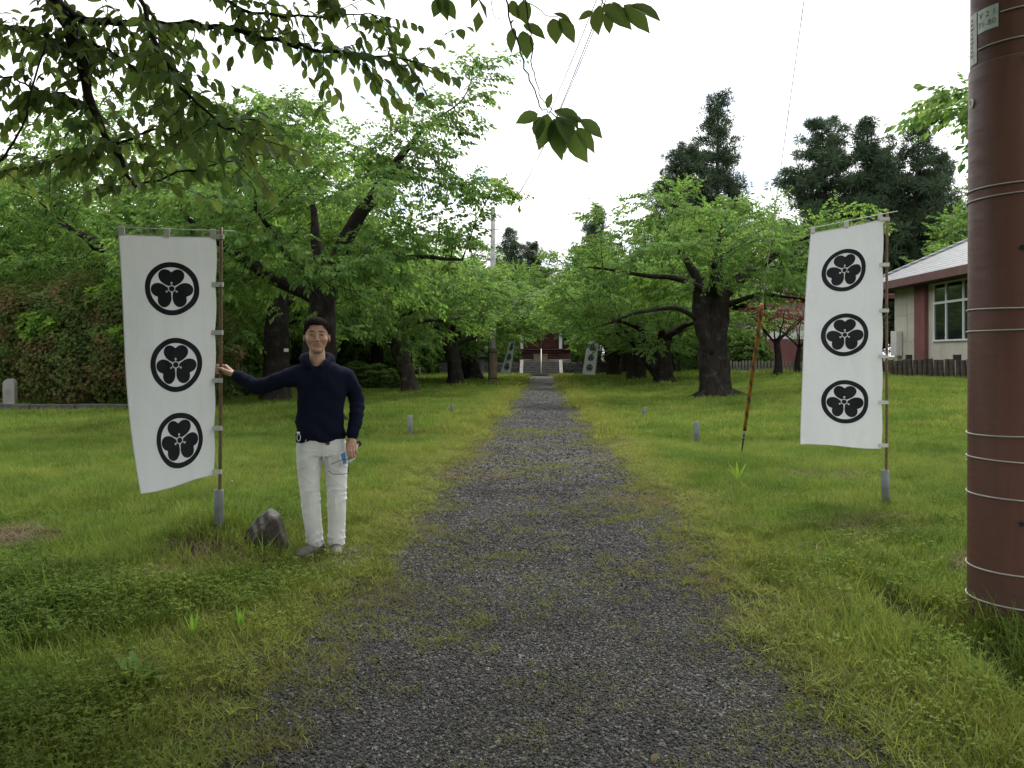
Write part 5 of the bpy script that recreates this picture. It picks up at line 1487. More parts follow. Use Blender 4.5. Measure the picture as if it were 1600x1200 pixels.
wing = empty('white_walled_building', (13.4, 52.0, 0.4)); tag(wing, 'white-plastered building with red-brown lower wall and tiled roof behind the red maple', 'building')
def wb(name, mat, x0, x1, y0, y1, z0, z1, bev=0.0):
    mb = MB(); mb.box(((x0 + x1) / 2 - 13.4, (y0 + y1) / 2 - 52.0, (z0 + z1) / 2 - .4), (x1 - x0, y1 - y0, z1 - z0), 0, bev)
    return mb.build(name, mat, wing)
wb('wall', 'wall_white', 14.4, 21, 52.4, 60, 2.55, 4.9); wb('wainscot', 'pillar_red', 14.3, 21.1, 52.3, 60.1, 0.2, 2.545)
for x in (14.5, 17.4, 20.6): wb('post', 'shrine_wood', x - .12, x + .12, 52.2, 52.38, 2.55, 4.9)
wb('beam', 'shrine_wood', 14.3, 21.1, 52.2, 52.39, 4.9, 5.1)
hip_roof('roof', 'roof_brown', 'fascia_brown', 12.9, 22.6, 50.8, 61.6, 5.3, 0.5, wing, (13.4, 52.0, 0.4), 0.25)

# ------------------------------------------------------------------ shrine at the end of the path
stp = empty('stone_steps', (0, 57.4, 0)); tag(stp, 'dark stone steps at the end of the gravel path with pale cheek stones', 'steps')
for k in range(6):
    mb = MB(); mb.box((0, 0.17 + 0.36 * k, 0.085 + 0.172 * k), (2.6, 0.37, 0.17), 0, .012); mb.build('step', 'step_stone', stp)
    if k: mb = MB(); mb.box((0, 0.30 + 0.36 * k, 0.086 * k - .01), (2.58, 0.30, 0.172 * k - .02)); mb.build('step_core', 'step_stone', stp)
for s_ in (-1, 1):
    mb = MB(); mb.add([(s_ * x, y, z) for x in (1.32, 1.56) for y, z in ((-.1, -.1), (-.1, .22), (2.0, 1.15), (2.25, 1.15), (2.25, -.1))], [(0, 1, 2, 3, 4), (9, 8, 7, 6, 5), (0, 5, 6, 1), (1, 6, 7, 2), (2, 7, 8, 3), (3, 8, 9, 4)])
    mb.build('cheek_stone', 'pale_stone', stp)
hr = MB(); hr.tube([(0, 57.5, 0), (0, 57.5, 0.95), (0, 59.6, 1.95), (0, 59.6, 1.0)], .03, 8); tag(hr.build('handrail', 'white_paint', None, True), 'white metal handrail up the middle of the stone steps', 'handrail')
tr = MB()
mb = MB(); mb.box((0, 70.5, 0.48), (44, 22, 0.96), 0, .02); tag(mb.build('terrace', 'soil'), 'raised earth terrace behind the stone retaining wall', 'terrace', kind='structure')
for s_ in (-1, 1):
    sw = empty('stone_retaining_wall', (s_ * 1.7, 59.2, 0)); tag(sw, 'rubble stone retaining wall %s of the stone steps' % ('on the lantern and utility pole side' if s_ < 0 else 'on the hall side'), 'wall')
    q = random.Random(5 + s_)
    for row in range(3):
        x = 0.0 + 0.12 * row
        while x < 14:
            w = q.uniform(0.42, 0.78); h = 0.33
            bm = bmesh.new(); bmesh.ops.create_cube(bm, size=1); bmesh.ops.subdivide_edges(bm, edges=bm.edges[:], cuts=1)
            for v in bm.verts:
                d = v.co.normalized(); v.co = (v.co * .35 + d * .38); v.co = Vector((v.co.x * w * 1.12 + q.gauss(0, .015), v.co.y * .5 + q.gauss(0, .015), v.co.z * h * 1.2 + q.gauss(0, .01)))
            me = bpy.data.meshes.new('stone'); bm.to_mesh(me); bm.free(); me.materials.append(M['old_stone'])
            obj('stone', me, sw, (s_ * (x + w / 2), q.gauss(0, .02), 0.14 + row * .32))
            x += w * 0.97
    mb = MB(); mb.box((s_ * 7, 0.22, .44), (14.2, .2, .98)); mb.build('backing', 'step_stone', sw)

sh = empty('shrine_hall', (0, 66, 0.95)); tag(sh, 'dark red wooden shrine hall with white pillars behind the cherry leaves', 'shrine')
def sb(name, mat, c, s, bev=0.0, par=None):
    mb = MB(); mb.box((c[0], c[1] - 66, c[2] - .95), s, 0, bev); return mb.build(name, mat, par or sh)
sb('stone_base', 'pale_stone', (0, 66.0, 1.07), (9.4, 8.6, 0.24), .02)
sb('platform', 'shrine_wood', (0, 67.0, 1.55), (8.4, 6.6, 0.70)); sb('floor_edge', 'shrine_red', (0, 66.9, 1.96), (8.8, 7.0, 0.12), .01)
for k in range(3): sb('wooden_step', 'shrine_wood', (0, 63.0 - .3 * k + .6, 1.75 - .2 * k), (3.2, .34, .08), .01)
for x in (-4.0, -1.55, 1.55, 4.0):
    mb = MB(); mb.box((x, 63.9 - 66 if abs(x) < 2 else 64.2 - 66, 1.6), (.26, .26, 3.2), 0, .03); mb.build('pillar', 'white_paint', sh)
sb('wall', 'shrine_wood', (0, 67.2, 3.4), (8.0, 5.0, 2.75))
for x in (-3.0, -1.0, 1.0, 3.0):
    d_ = sb('door', 'shrine_red', (x, 64.64, 3.1), (1.7, .08, 2.0), .01)
    for k in range(5): sb('lattice', 'shrine_wood', (x - .68 + .34 * k, 64.58, 3.2), (.05, .04, 1.7), 0, d_)
sb('railing', 'shrine_red', (-2.9, 63.6, 2.45), (2.2, .08, .09)); sb('railing', 'shrine_red', (2.9, 63.6, 2.45), (2.2, .08, .09))
sb('beam', 'shrine_wood', (0, 63.9, 4.3), (8.8, .24, .34))
mb = MB(); P_ = []
for j, dz in ((0, 0), (1, -.22)):
    for i in range(25):
        x = -2.6 + 5.2 * i / 24; P_.append((x, -3.9, 3.55 + .85 * math.cos(x / 2.6 * PI) * .5 + .4 + dz))
for j, dz in ((0, 0), (1, -.22)):
    for i in range(25):
        x = -2.6 + 5.2 * i / 24; P_.append((x, -1.5, 3.55 + .85 * math.cos(x / 2.6 * PI) * .5 + .4 + dz))
F_ = []
for i in range(24): F_ += [(i, i + 1, 26 + i, 25 + i), (50 + i, 51 + i, 1 + i, i), (75 + i, 25 + i, 26 + i, 76 + i)]
mb.add(P_, F_); mb.build('porch_roof', 'step_stone', sh, True)
hip_roof('roof', 'step_stone', 'shrine_wood', -5.6, 5.6, 62.6, 72, 4.6, 0.48, sh, (0, 66, .95), .22)
mb = MB(); mb.box((0, 0, .3), (1.1, .5, .55), 0, .02); mb.box((0, 0, .60), (1.2, .6, .06), 0, .01)
for k in range(7): mb.box((-.45 + .15 * k, 0, .645), (.05, .5, .03))
tag(mb.build('offering_box', 'pole_wood', None, False, (-.05, 61.4, 0.96)), 'wooden offering box in front of the shrine doors', 'box')
mb = MB()
for k in range(40):
    a = k * .8; mb.tube([(.035 * math.cos(a), .035 * math.sin(a), .06 * k), (.035 * math.cos(a + .8), .035 * math.sin(a + .8), .06 * (k + 1))], .03, 5)
tag(mb.build('bell_rope', 'pole_wood', None, True, (0.0, 63.2, 2.0)), 'thick twisted bell rope hanging before the shrine doors', 'rope')
def lantern(x, y, z, s, label):
    e = empty('stone_lantern', (x, y, z)); e.scale = (s, s, s); tag(e, label, 'lantern', 'stone lanterns beside the steps')
    def pt_(name, prof, n=6, mat='old_stone'):
        mb = MB(); P_ = [(r_ * math.cos(2 * PI * k / n + .5), r_ * math.sin(2 * PI * k / n + .5), zz) for zz, r_ in prof for k in range(n)]
        mb.add(P_, [(j * n + k, j * n + (k + 1) % n, (j + 1) * n + (k + 1) % n, (j + 1) * n + k) for j in range(len(prof) - 1) for k in range(n)] + [tuple(range(n - 1, -1, -1)), tuple(range((len(prof) - 1) * n, len(prof) * n))])
        mb.build(name, mat, e)
    pt_('base', [(0, .55), (.2, .55), (.22, .42), (.36, .38)]); pt_('shaft', [(.36, .2), (.8, .16), (1.2, .2)], 12); pt_('platform', [(1.2, .24), (1.32, .46), (1.42, .46)])
    pt_('light_box', [(1.42, .26), (1.86, .26)]); pt_('cap', [(1.86, .2), (1.84, .66), (1.90, .68), (2.12, .26), (2.2, .12)]); pt_('finial', [(2.2, .1), (2.3, .15), (2.42, .1), (2.5, .02)], 10)
lantern(-4.3, 57.0, 0, 1.05, 'tiered stone lantern beside the double-stemmed cherry and utility pole'); lantern(3.9, 57.6, 0, 0.95, 'stone lantern half hidden by the last cherry trunk')
# ------------------------------------------------------------------ single plants and litter in the verge
def broad_plant(name, x, y, n, L, w, mat, label, lean, seed, cat='plant'):
    q = random.Random(seed); e = empty(name, (x, y, gz1(x, y)), q.uniform(0, 6)); tag(e, label, cat)
    for k in range(n):
        a = 2 * PI * k / n + q.uniform(-.4, .4); l_ = L * q.uniform(.65, 1.1); d = np.array([math.cos(a), math.sin(a), 0]); s_ = np.array([-d[1], d[0], 0]); V = []; F = []
        le = lean * q.uniform(.6, 1.3)
        for i in range(7):
            u = i / 6; c_ = d * (le * u * l_) + np.array([0, 0, l_ * (u * 1.0 - .55 * le * u * u)]); ww = w * (math.sin(PI * min(u * .9 + .08, 1)) ** .8) * q.uniform(.9, 1.1)
            V += [c_ - s_ * ww + np.array([0, 0, .25 * ww]), c_, c_ + s_ * ww + np.array([0, 0, .25 * ww])]
        for i in range(6): F += [(3 * i, 3 * i + 1, 3 * i + 4, 3 * i + 3), (3 * i + 1, 3 * i + 2, 3 * i + 5, 3 * i + 4)]
        mb = MB(); mb.add(V, F); mb.build('leaf', mat, e, True)
    return e
broad_plant('dock_plant', -1.72, 3.33, 8, .20, .022, 'bush_leaf', 'broad-leaved dock plant in the weeds near the gravel edge', .75, 3)
broad_plant('blade_plant', -1.75, 3.95, 5, .17, .009, 'bright_leaf', 'clump of bright upright blades in the dark weeds below the rock', .25, 5)
broad_plant('blade_plant', -1.55, 4.05, 3, .15, .010, 'bright_leaf', 'few bright upright blades next to the gravel edge below the man', .2, 6)
broad_plant('lily_shoot', 2.25, 9.2, 9, .30, .016, 'bright_leaf', 'pale leafy shoot standing in the grass between path and banner', .45, 8)
mb = MB(); mb.tube(catm([(0, 0, .03), (.07, .02, .055), (.14, -.01, .05), (.22, .05, .06)], 3), [.004] * 9 + [.002], 5); mb.tube([(.14, -.01, .05), (.10, -.07, .03), (.06, -.10, .02)], [.003, .0025, .0015], 5); mb.tube([(.07, .02, .055), (.03, .07, .07)], [.002, .001], 4)
tag(mb.build('fallen_twig', 'straw', None, True, (1.83, 5.75, gz1(1.83, 5.75) + .02), (0, 0, .2)), 'pale forked twig lying in the grass beside the path', 'twig')
for k, (x, y, lb) in enumerate([(0.66, 2.62, 'curled brown dead leaf on the gravel below the banner side'), (-0.98, 2.72, 'brown dead leaf lying at the gravel edge by the dock plant'), (0.42, 2.9, 'small reddish dead leaf in the middle of the gravel')]):
    o = obj('dead_leaf', mesh_from('dead_leaf', *LEAF_HI, 'straw', True), None, (x, y, .012), (.3, .2, k * 2.1)); o.scale = (.05, .06, .07); tag(o, lb, 'leaf')
# ------------------------------------------------------------------ the man: implicit surfaces turned into meshes
def nets(d, xs, ys, zs):
    """surface nets on a rectilinear grid"""
    s = d < 0
    c = [(i, j, k) for i in (0, 1) for j in (0, 1) for k in (0, 1)]
    def sh(a, i, j, k): return a[i:a.shape[0] - 1 + i, j:a.shape[1] - 1 + j, k:a.shape[2] - 1 + k]
    cnt = np.zeros(tuple(n - 1 for n in d.shape), np.int8)
    for q in c: cnt += sh(s, *q)
    act = (cnt > 0) & (cnt < 8)
    I, J, K = np.nonzero(act)
    idx = np.full(act.shape, -1, np.int32); idx[I, J, K] = np.arange(len(I))
    val = {q: d[I + q[0], J + q[1], K + q[2]] for q in c}
    crd = {q: np.stack([xs[I + q[0]], ys[J + q[1]], zs[K + q[2]]], -1) for q in c}
    P = np.zeros((len(I), 3)); n = np.zeros(len(I))
    for a in c:
        for ax in range(3):
            if a[ax] == 1: continue
            b = list(a); b[ax] = 1; b = tuple(b)
            m = (val[a] < 0) != (val[b] < 0)
            t_ = val[a][m] / (val[a][m] - val[b][m])
            P[m] += crd[a][m] + t_[:, None] * (crd[b][m] - crd[a][m]); n[m] += 1
    P /= n[:, None]
    F = []
    for ax in range(3):
        o = [x for x in range(3) if x != ax]
        a = s.swapaxes(0, ax) if ax else s
        sl0 = [slice(None)] * 3; sl1 = [slice(None)] * 3
        sl0[ax] = slice(0, -1); sl1[ax] = slice(1, None)
        for q in o: sl0[q] = slice(1, -1); sl1[q] = slice(1, -1)
        A, B = s[tuple(sl0)], s[tuple(sl1)]
        e = np.argwhere(A != B)
        if len(e) == 0: continue
        inside = A[tuple(e.T)]
        e = e.copy()
        for q in o: e[:, q] += 1
        def cell(d1, d2):
            w = e.copy(); w[:, o[0]] -= d1; w[:, o[1]] -= d2
            return idx[w[:, 0], w[:, 1], w[:, 2]]
        Q = np.stack([cell(1, 1), cell(0, 1), cell(0, 0), cell(1, 0)], -1)
        flip = inside if ax != 1 else ~inside
        Q[~flip] = Q[~flip][:, ::-1]
        F.append(Q)
    F = np.concatenate(F)
    return P, F[(F >= 0).all(1)]
class SDF:
    def __init__(self, xs, ys, zs):
        self.xs, self.ys, self.zs = (np.asarray(a, np.float32) for a in (xs, ys, zs))
        self.d = np.full((len(xs), len(ys), len(zs)), 1.0, np.float32)
    def blk(self, lo, hi):
        out = []
        for a, l, h in zip((self.xs, self.ys, self.zs), lo, hi):
            out.append(slice(max(0, np.searchsorted(a, l)), min(len(a), np.searchsorted(a, h) + 1)))
        return tuple(out)
    def xyz(self, b):
        return self.xs[b[0]][:, None, None], self.ys[b[1]][None, :, None], self.zs[b[2]][None, None, :]
    def op(self, fn, lo, hi, k=0.01, mode='add'):
        b = self.blk(lo, hi)
        if any(s_.stop <= s_.start for s_ in b): return
        a = self.d[b]; v = fn(*self.xyz(b))
        if mode == 'add':
            h = np.clip(0.5 + 0.5 * (v - a) / k, 0, 1); self.d[b] = v * (1 - h) + a * h - k * h * (1 - h)
        else:
            v = -v; h = np.clip(0.5 - 0.5 * (v - a) / k, 0, 1); self.d[b] = v * (1 - h) + a * h + k * h * (1 - h)
    def cone(self, a, b, ra, rb, k=0.01, mode='add', sy=1.0):
        a = np.array(a, float); b = np.array(b, float); m = max(ra, rb) + 4 * k + .02
        ba = b - a; L2 = float(ba @ ba) + 1e-12
        def fn(x, y, z):
            px, py, pz = x - a[0], y - a[1], z - a[2]
            t_ = np.clip((px * ba[0] + py * ba[1] + pz * ba[2]) / L2, 0, 1)
            return np.sqrt((px - t_ * ba[0]) ** 2 + ((py - t_ * ba[1]) * sy) ** 2 + (pz - t_ * ba[2]) ** 2) - (ra + (rb - ra) * t_)
        self.op(fn, np.minimum(a, b) - m, np.maximum(a, b) + m, k, mode)
    def chain(self, pts, rad, k=0.01, sy=1.0):
        for i in range(len(pts) - 1): self.cone(pts[i], pts[i + 1], rad[i], rad[i + 1], k, sy=sy)
    def ell(self, c, r_, k=0.01, mode='add', rz=0.0):
        m = max(r_) + 4 * k + .02; co, si = math.cos(rz), math.sin(rz)
        def fn(x, y, z):
            dx, dy = x - c[0], y - c[1]
            X, Y, Z = (dx * co + dy * si) / r_[0], (-dx * si + dy * co) / r_[1], (z - c[2]) / r_[2]
            q = np.sqrt(X * X + Y * Y + Z * Z)
            return (q - 1) * min(r_) * (0.5 + 0.5 * np.clip(q, 0, 3)) if False else (q - 1) * min(r_)
        self.op(fn, np.array(c) - m, np.array(c) + m, k, mode)
    def loft(self, tab, k=0.01, mode='add', p=2.0, grow=0.0, extra=None):
        """tab rows: z, half width, y front, y back, x centre"""
        T_ = np.array(tab, float)
        def fn(x, y, z):
            f = lambda i: np.interp(z.ravel(), T_[:, 0], T_[:, i]).reshape(z.shape)
            a, y0, y1, cx = f(1) + grow, f(2) - grow, f(3) + grow, f(4)
            cy = (y0 + y1) / 2; b = np.maximum((y1 - y0) / 2, .004); a = np.maximum(a, .004)
            q = (np.abs((x - cx) / a) ** p + np.abs((y - cy) / b) ** p) ** (1 / p)
            v = (q - 1) * np.minimum(a, b)
            v = np.maximum(v, np.maximum(T_[0, 0] - grow - z, z - T_[-1, 0] - grow))
            return v if extra is None else v + extra(x, y, z)
        self.op(fn, (T_[:, 4].min() - T_[:, 1].max() - .06, T_[:, 2].min() - .06, T_[0, 0] - .05), (T_[:, 4].max() + T_[:, 1].max() + .06, T_[:, 3].max() + .06, T_[-1, 0] + .05), k, mode)
    def mesh(self, name, mats): 
        P, F = nets(self.d, self.xs, self.ys, self.zs)
        return mesh_from(name, P, F, mats, True)
def axis(*segs):
    out = []
    for a, b, h in segs: out.append(np.arange(a, b, h))
    return np.concatenate(out)

t = NT('skin')
at = t.node('ShaderNodeAttribute', attribute_name='tint')
n1 = t.noise(t.obj(), 60, 3)
c = t.mix(t.rng(n1, .3, .7, 0, .12), at.outputs['Color'], (0.38, 0.17, 0.11))
t.set(c, 0.5, 0.4); t.b.inputs['Subsurface Weight'].default_value = 0.08; t.b.inputs['Subsurface Radius'].default_value = (.012, .005, .003); M['skin'] = t.m
t = NT('hair')
p = t.obj(); n1 = t.noise(t.scale(p, (1, 1, .35)), 160, 3)
t.set(t.ramp(n1, [(.3, (.0045, .0035, .003)), (.7, (.017, .012, .010))]), .85, .06); t.bump(n1, .4, .003); M['hair'] = t.m
t = NT('navy_fleece')
p = t.obj(); n1 = t.noise(p, 9, 4); n2 = t.noise(p, 420, 2)
t.set(t.ramp(n1, [(.3, (.0050, .0068, .0155)), (.7, (.0080, .0105, .0225))]), .95, .08)
t.bump(t.math('ADD', t.noise(p, 22, 4, .6), t.math('MULTIPLY', n2, .25)), .45, .008); M['navy_fleece'] = t.m
t = NT('white_cotton')
p = t.obj(); n1 = t.noise(p, 6, 5)
t.set(t.ramp(n1, [(.3, (.54, .545, .525)), (.7, (.66, .66, .64))]), .9, .15)
t.bump(t.math('ADD', t.noise(t.scale(p, (1, 1, 1.6)), 24, 4, .6, .8), t.math('MULTIPLY', t.noise(p, 500, 2), .2)), .4, .008); M['white_cotton'] = t.m
plain('shoe_suede', (0.175, 0.150, 0.138), 0.95, .1, var=.2, scale=30, bump=.2, bscale=200, bdist=.001)
plain('shoe_sole', (0.36, 0.34, 0.30), 0.8, .2, var=.15, scale=20)
plain('eye_dark', (0.012, 0.008, 0.007), 0.25, .5)
plain('paper_white', (0.70, 0.72, 0.74), 0.6, var=.05)
plain('paper_blue', (0.10, 0.22, 0.45), 0.6, var=.15, scale=60)
plain('leather_dark', (0.05, 0.022, 0.015), 0.5, var=.2)

HX = -0.036
MX, MY = -1.625, 5.85
mz = gz1(MX, MY) - 0.004
TH = R(15.4)
HEADT = [(1.492, .018, -.072, -.036, HX), (1.497, .031, -.081, -.022, HX), (1.507, .037, -.086, -.006, HX), (1.522, .046, -.088, .012, HX), (1.545, .0575, -.088, .045, HX), (1.572, .0680, -.087, .073, HX),
         (1.605, .0760, -.085, .092, HX), (1.645, .0785, -.089, .099, HX), (1.68, .0770, -.088, .096, HX), (1.705, .0695, -.078, .084, HX), (1.722, .056, -.060, .065, HX), (1.732, .040, -.040, .043, HX), (1.738, .018, -.016, .018, HX)]
HEADT = [(z, a_ * 1.10, y0, y1, c_) for z, a_, y0, y1, c_ in HEADT]
def face_y(x, z):
    T_ = np.array(HEADT); f = lambda i: float(np.interp(z, T_[:, 0], T_[:, i]))
    u = min(abs(x - HX) / f(1), .999); cy = (f(2) + f(3)) / 2; bb_ = (f(3) - f(2)) / 2
    return cy - bb_ * (1 - u ** 2.25) ** (1 / 2.25)
b = SDF(axis((-.80, -.62, .0028), (-.62, -.15, .008), (-.15, .08, .0026), (.08, .16, .008), (.16, .31, .0028), (.31, .36, .008)),
        axis((-.16, -.07, .0026), (-.07, .15, .0045), (.15, .31, .003)), axis((.05, .68, .010), (.68, .90, .003), (.90, 1.30, .009), (1.30, 1.76, .0027)))
# torso, legs and upper limbs under the clothes
b.loft([(.78, .15, -.09, .09, 0), (1.0, .14, -.085, .085, -.01), (1.2, .165, -.09, .09, 0), (1.33, .16, -.08, .08, .0), (1.385, .10, -.062, .07, -.015)], .03)
b.chain([(-.09, 0, .8), (-.08, 0, .42), (-.05, .01, .08)], [.075, .05, .04], .02); b.chain([(.085, 0, .8), (.107, 0, .42), (.106, .01, .08)], [.075, .05, .04], .02)
WR = (-.632, .185, 1.330)                                           # wrist of the hand on the pole
b.chain([(-.165, .01, 1.350), (-.450, .066, 1.247), WR], [.042, .034, .027], .02)
WL = (.216, -.078, .878)
b.chain([(.165, .01, 1.33), (.254, .026, 1.12), WL], [.042, .034, .026], .02)
# neck and head
b.cone((HX + .006, .02, 1.33), (HX, .022, 1.54), .066, .054, .03)
b.loft(HEADT, .018, p=2.25)
fx = lambda s_, v: HX + s_ * v * 1.09
for s_ in (-1, 1):
    b.ell((fx(s_, .043), -.066, 1.588), (.026, .022, .024), .02)             # cheek
    b.ell((fx(s_, .032), -.0985, 1.626), (.019, .0125, .0105), .010, 'sub')  # eye socket
    b.ell((fx(s_, .032), -.0800, 1.6255), (.0165, .0085, .0080), .004)       # lids
    b.ell((fx(s_, .0315), -.0845, 1.650), (.021, .0065, .0060), .008)        # brow ridge
    b.ell((fx(s_, .0815), .008, 1.606), (.0095, .019, .031), .006, rz=s_ * .50)
    b.ell((fx(s_, .0895), -.002, 1.610), (.004, .010, .016), .005, 'sub')
    b.ell((fx(s_, .0125), -.0945, 1.5835), (.0085, .0095, .0075), .006)      # nostril wings
    b.ell((fx(s_, .0078), -.1015, 1.5775), (.0038, .0045, .0030), .003, 'sub')
    b.cone((fx(s_, .021), -.094, 1.585), (fx(s_, .036), -.083, 1.553), .0004, .0003, .007, 'sub')   # smile fold
b.cone((HX, -.0865, 1.636), (HX, -.1040, 1.590), .0070, .0105, .009)
b.ell((HX, -.1060, 1.586), (.0115, .0095, .0085), .006)
b.ell((HX, -.0880, 1.5615), (.0250, .0070, .0042), .007); b.ell((HX, -.0872, 1.5500), (.0205, .0072, .0046), .007)
b.ell((HX, -.0985, 1.5557), (.0255, .0080, .0014), .003, 'sub')
b.ell((HX, -.085, 1.514), (.018, .0085, .012), .015)
b.ell((HX, -.085, 1.534), (.02, .004, .005), .008, 'sub')
# hand closed around the banner pole
PX_, PY_ = -.742, .252
def pol(a, r_, z): return (PX_ + r_ * math.cos(R(a)), PY_ + r_ * math.sin(R(a)), z)
for z, r_ in ((1.3985, .0086), (1.3800, .0090), (1.3615, .0087), (1.3440, .0078)):
    k_ = pol(38, .046, z - .004)
    b.cone(WR, k_, .0185, .0125, .012); b.chain([k_, pol(98, .029, z), pol(172, .0225, z), pol(232, .0215, z - .001)], [.0112, r_ + .0008, r_, r_ - .0012], .0035)
b.chain([(WR[0] - .012, WR[1] - .012, WR[2] + .006), pol(-38, .052, 1.358), pol(-66, .030, 1.374), pol(-112, .0235, 1.3800)], [.020, .0135, .0105, .0090], .006)
# hand hanging by the thigh, fingers in front of the leaflet, thumb behind it
KN = [(.190, -.112, .815), (.207, -.116, .812), (.224, -.114, .814), (.239, -.107, .820)]
TP = [((.186, -.129, .777), (.191, -.130, .749), (.200, -.126, .728)), ((.206, -.134, .771), (.211, -.134, .742), (.217, -.129, .721)), ((.225, -.131, .774), (.229, -.131, .748), (.233, -.127, .729)), ((.241, -.123, .784), (.245, -.123, .763), (.247, -.119, .748))]
for k_, tp, r_ in zip(KN, TP, (.0086, .0090, .0086, .0076)):
    b.cone(WL, k_, .018, .0118, .012); b.chain([k_, *tp], [.0108, r_ + .0008, r_, r_ - .0015], .0035)
b.chain([(.205, -.078, .862), (.183, -.084, .825), (.183, -.094, .790), (.192, -.098, .762)], [.019, .0125, .0105, .0088], .006)
def surf_y(x, z):
    i = int(np.argmin(np.abs(b.xs - x))); k = int(np.argmin(np.abs(b.zs - z)))
    col = b.d[i, :, k]; j = int(np.argmax(col < 0)); t_ = col[j - 1] / (col[j - 1] - col[j])
    return float(b.ys[j - 1] + t_ * (b.ys[j] - b.ys[j - 1]))
person_me = b.mesh('person', 'skin')
co = np.empty(len(person_me.vertices) * 3, np.float32); person_me.vertices.foreach_get('co', co); co = co.reshape(-1, 3)
tint = np.tile(np.array([0.41, 0.245, 0.170, 1.0], np.float32), (len(co), 1))
def blob(c, r_, col, w=1.0):
    q = np.clip(1 - np.sqrt((((co - np.array(c)) / np.array(r_)) ** 2).sum(1)), 0, 1)
    q = (np.clip(q * 2.2, 0, 1) * w)[:, None]
    tint[:, :3] = tint[:, :3] * (1 - q) + np.array(col) * q
blob((HX, -.095, 1.556), (.036, .03, .014), (.32, .135, .105), .7)
for s_ in (-1, 1): blob((fx(s_, .045), -.075, 1.585), (.03, .04, .028), (.42, .20, .135), .6)
blob((HX, -.105, 1.585), (.022, .03, .02), (.42, .20, .14), .5); blob((HX, -.06, 1.50), (.07, .09, .045), (.30, .165, .115), .35)
ca = person_me.color_attributes.new('tint', 'FLOAT_COLOR', 'POINT'); ca.data.foreach_set('color', tint.ravel())
person = obj('person', person_me, None, (MX, MY, mz), (0, 0, TH))
tag(person, 'standing man in navy hoodie and white trousers, one hand on the banner pole', 'person')
for s_ in (-1, 1):
    mb = MB(); P_ = []
    for i in range(11):
        u = -1 + i / 5; x_ = fx(s_, .0325 + .0145 * u); z_ = 1.6258 - .0012 * u * u + .0008 * u; P_.append((x_, surf_y(x_, z_) + .0004, z_))
    mb.tube(P_, [.0004 + .0030 * math.sqrt(max(0, 1 - (-1 + i / 5) ** 2)) for i in range(11)], 8); mb.build('eye', 'eye_dark', person, True)
    mb = MB(); P_ = []
    for u in np.linspace(0, 1, 9):
        x_ = fx(s_, .012 + .038 * u); z_ = 1.6500 + .009 * u - .011 * u * u; P_.append((x_, surf_y(x_, z_) + .0006, z_))
    mb.tube(P_, [.0018, .0028, .0033, .0034, .0032, .0028, .0022, .0016, .0008], 7); mb.build('eyebrow', 'hair', person, True)
mb = MB(); mb.tube([(HX + .024 * u, surf_y(HX + .024 * u, 1.5558 + .0040 * u * u) + .0002, 1.5558 + .0040 * u * u) for u in np.linspace(-1, 1, 11)], [.0004] + [.0011] * 9 + [.0004], 6)
plain('mouth_line', (.10, .035, .03), .6); mb.build('mouth', 'mouth_line', person, True)

# hair
h = SDF(axis((-.16, .09, .003)), axis((-.13, .14, .003)), axis((1.50, 1.79, .003)))
def strands(x, y, z): return (.0022 * np.sin(150 * x + 40 * z + 3 * np.sin(60 * y)) + .0018 * np.sin(170 * y - 60 * z + 50 * x) + .0012 * np.sin(310 * x + 200 * y))
HT = [(z, a, y0, y1, cx) for z, a, y0, y1, cx in HEADT[4:]]
h.loft(HT, .002, p=2.2, grow=.0095, extra=strands)
h.ell((HX - .003, -.006, 1.708), (.083, .086, .050), .014)
def cut(x, y, z):
    """negative where there is no hair: face, ears, nape"""
    yv = y + 0 * x
    hl = np.interp(yv, [-.10, -.062, -.048, -.030, -.012, .004, .03, .045, .10], [1.702, 1.697, 1.680, 1.634, 1.628, 1.645, 1.645, 1.605, 1.550])
    fr = np.abs(x - HX); hl = hl - np.clip((fr - .045) / .02, 0, 1) * .028 * (y < -.045)
    hl = hl + (.0025 * np.sin(x * 210 + 1) + .002 * np.sin(x * 95) + .0015 * np.sin(x * 410)) * (y < -.05)
    return z - hl
h.op(lambda x, y, z: cut(x, y, z), (-1, -1, 0), (1, 1, 3), .006, 'sub') if False else h.op(lambda x, y, z: -cut(x, y, z) * -1, (-1, -1, 0), (1, 1, 3), .006, 'sub') if False else None
bb = h.blk((-1, -1, 0), (1, 1, 3)); X_, Y_, Z_ = h.xyz(bb); h.d = np.maximum(h.d, -cut(X_, Y_, Z_) * .7).astype(np.float32)
hair_me = h.mesh('hair', 'hair')
hc = np.empty(len(hair_me.vertices) * 3, np.float32); hair_me.vertices.foreach_get('co', hc); hc = hc.reshape(-1, 3)
hn = np.empty(len(hc) * 3, np.float32); hair_me.vertices.foreach_get('normal', hn); hn = hn.reshape(-1, 3)
q_ = np.random.RandomState(4); pick = q_.choice(len(hc), 2600)
hp, hN = hc[pick].astype(float), hn[pick].astype(float)
crown_pt = np.array([HX + .01, .045, 1.76])
flow = norm(hp - crown_pt); flow = norm(flow - hN * (flow * hN).sum(1, keepdims=True)); 
tip = hp + (flow + .42 * hN + q_.normal(0, .22, hp.shape)) * q_.uniform(.008, .019, (len(hp), 1))
sd_ = norm(np.cross(flow, hN)) * .0011
HV = np.stack([hp - sd_ - hN * .001, hp + sd_ - hN * .001, tip], 1).reshape(-1, 3)
hq = np.empty(len(hair_me.loops), np.int32); hair_me.loops.foreach_get('vertex_index', hq); hq = hq.reshape(-1, 4)
HF = [tuple(map(int, f)) for f in hq] + [(len(hc) + 3 * i, len(hc) + 3 * i + 1, len(hc) + 3 * i + 2) for i in range(len(hp))]
obj('hair', mesh_from('hair', np.concatenate([hc, HV]), HF, 'hair', True), person)

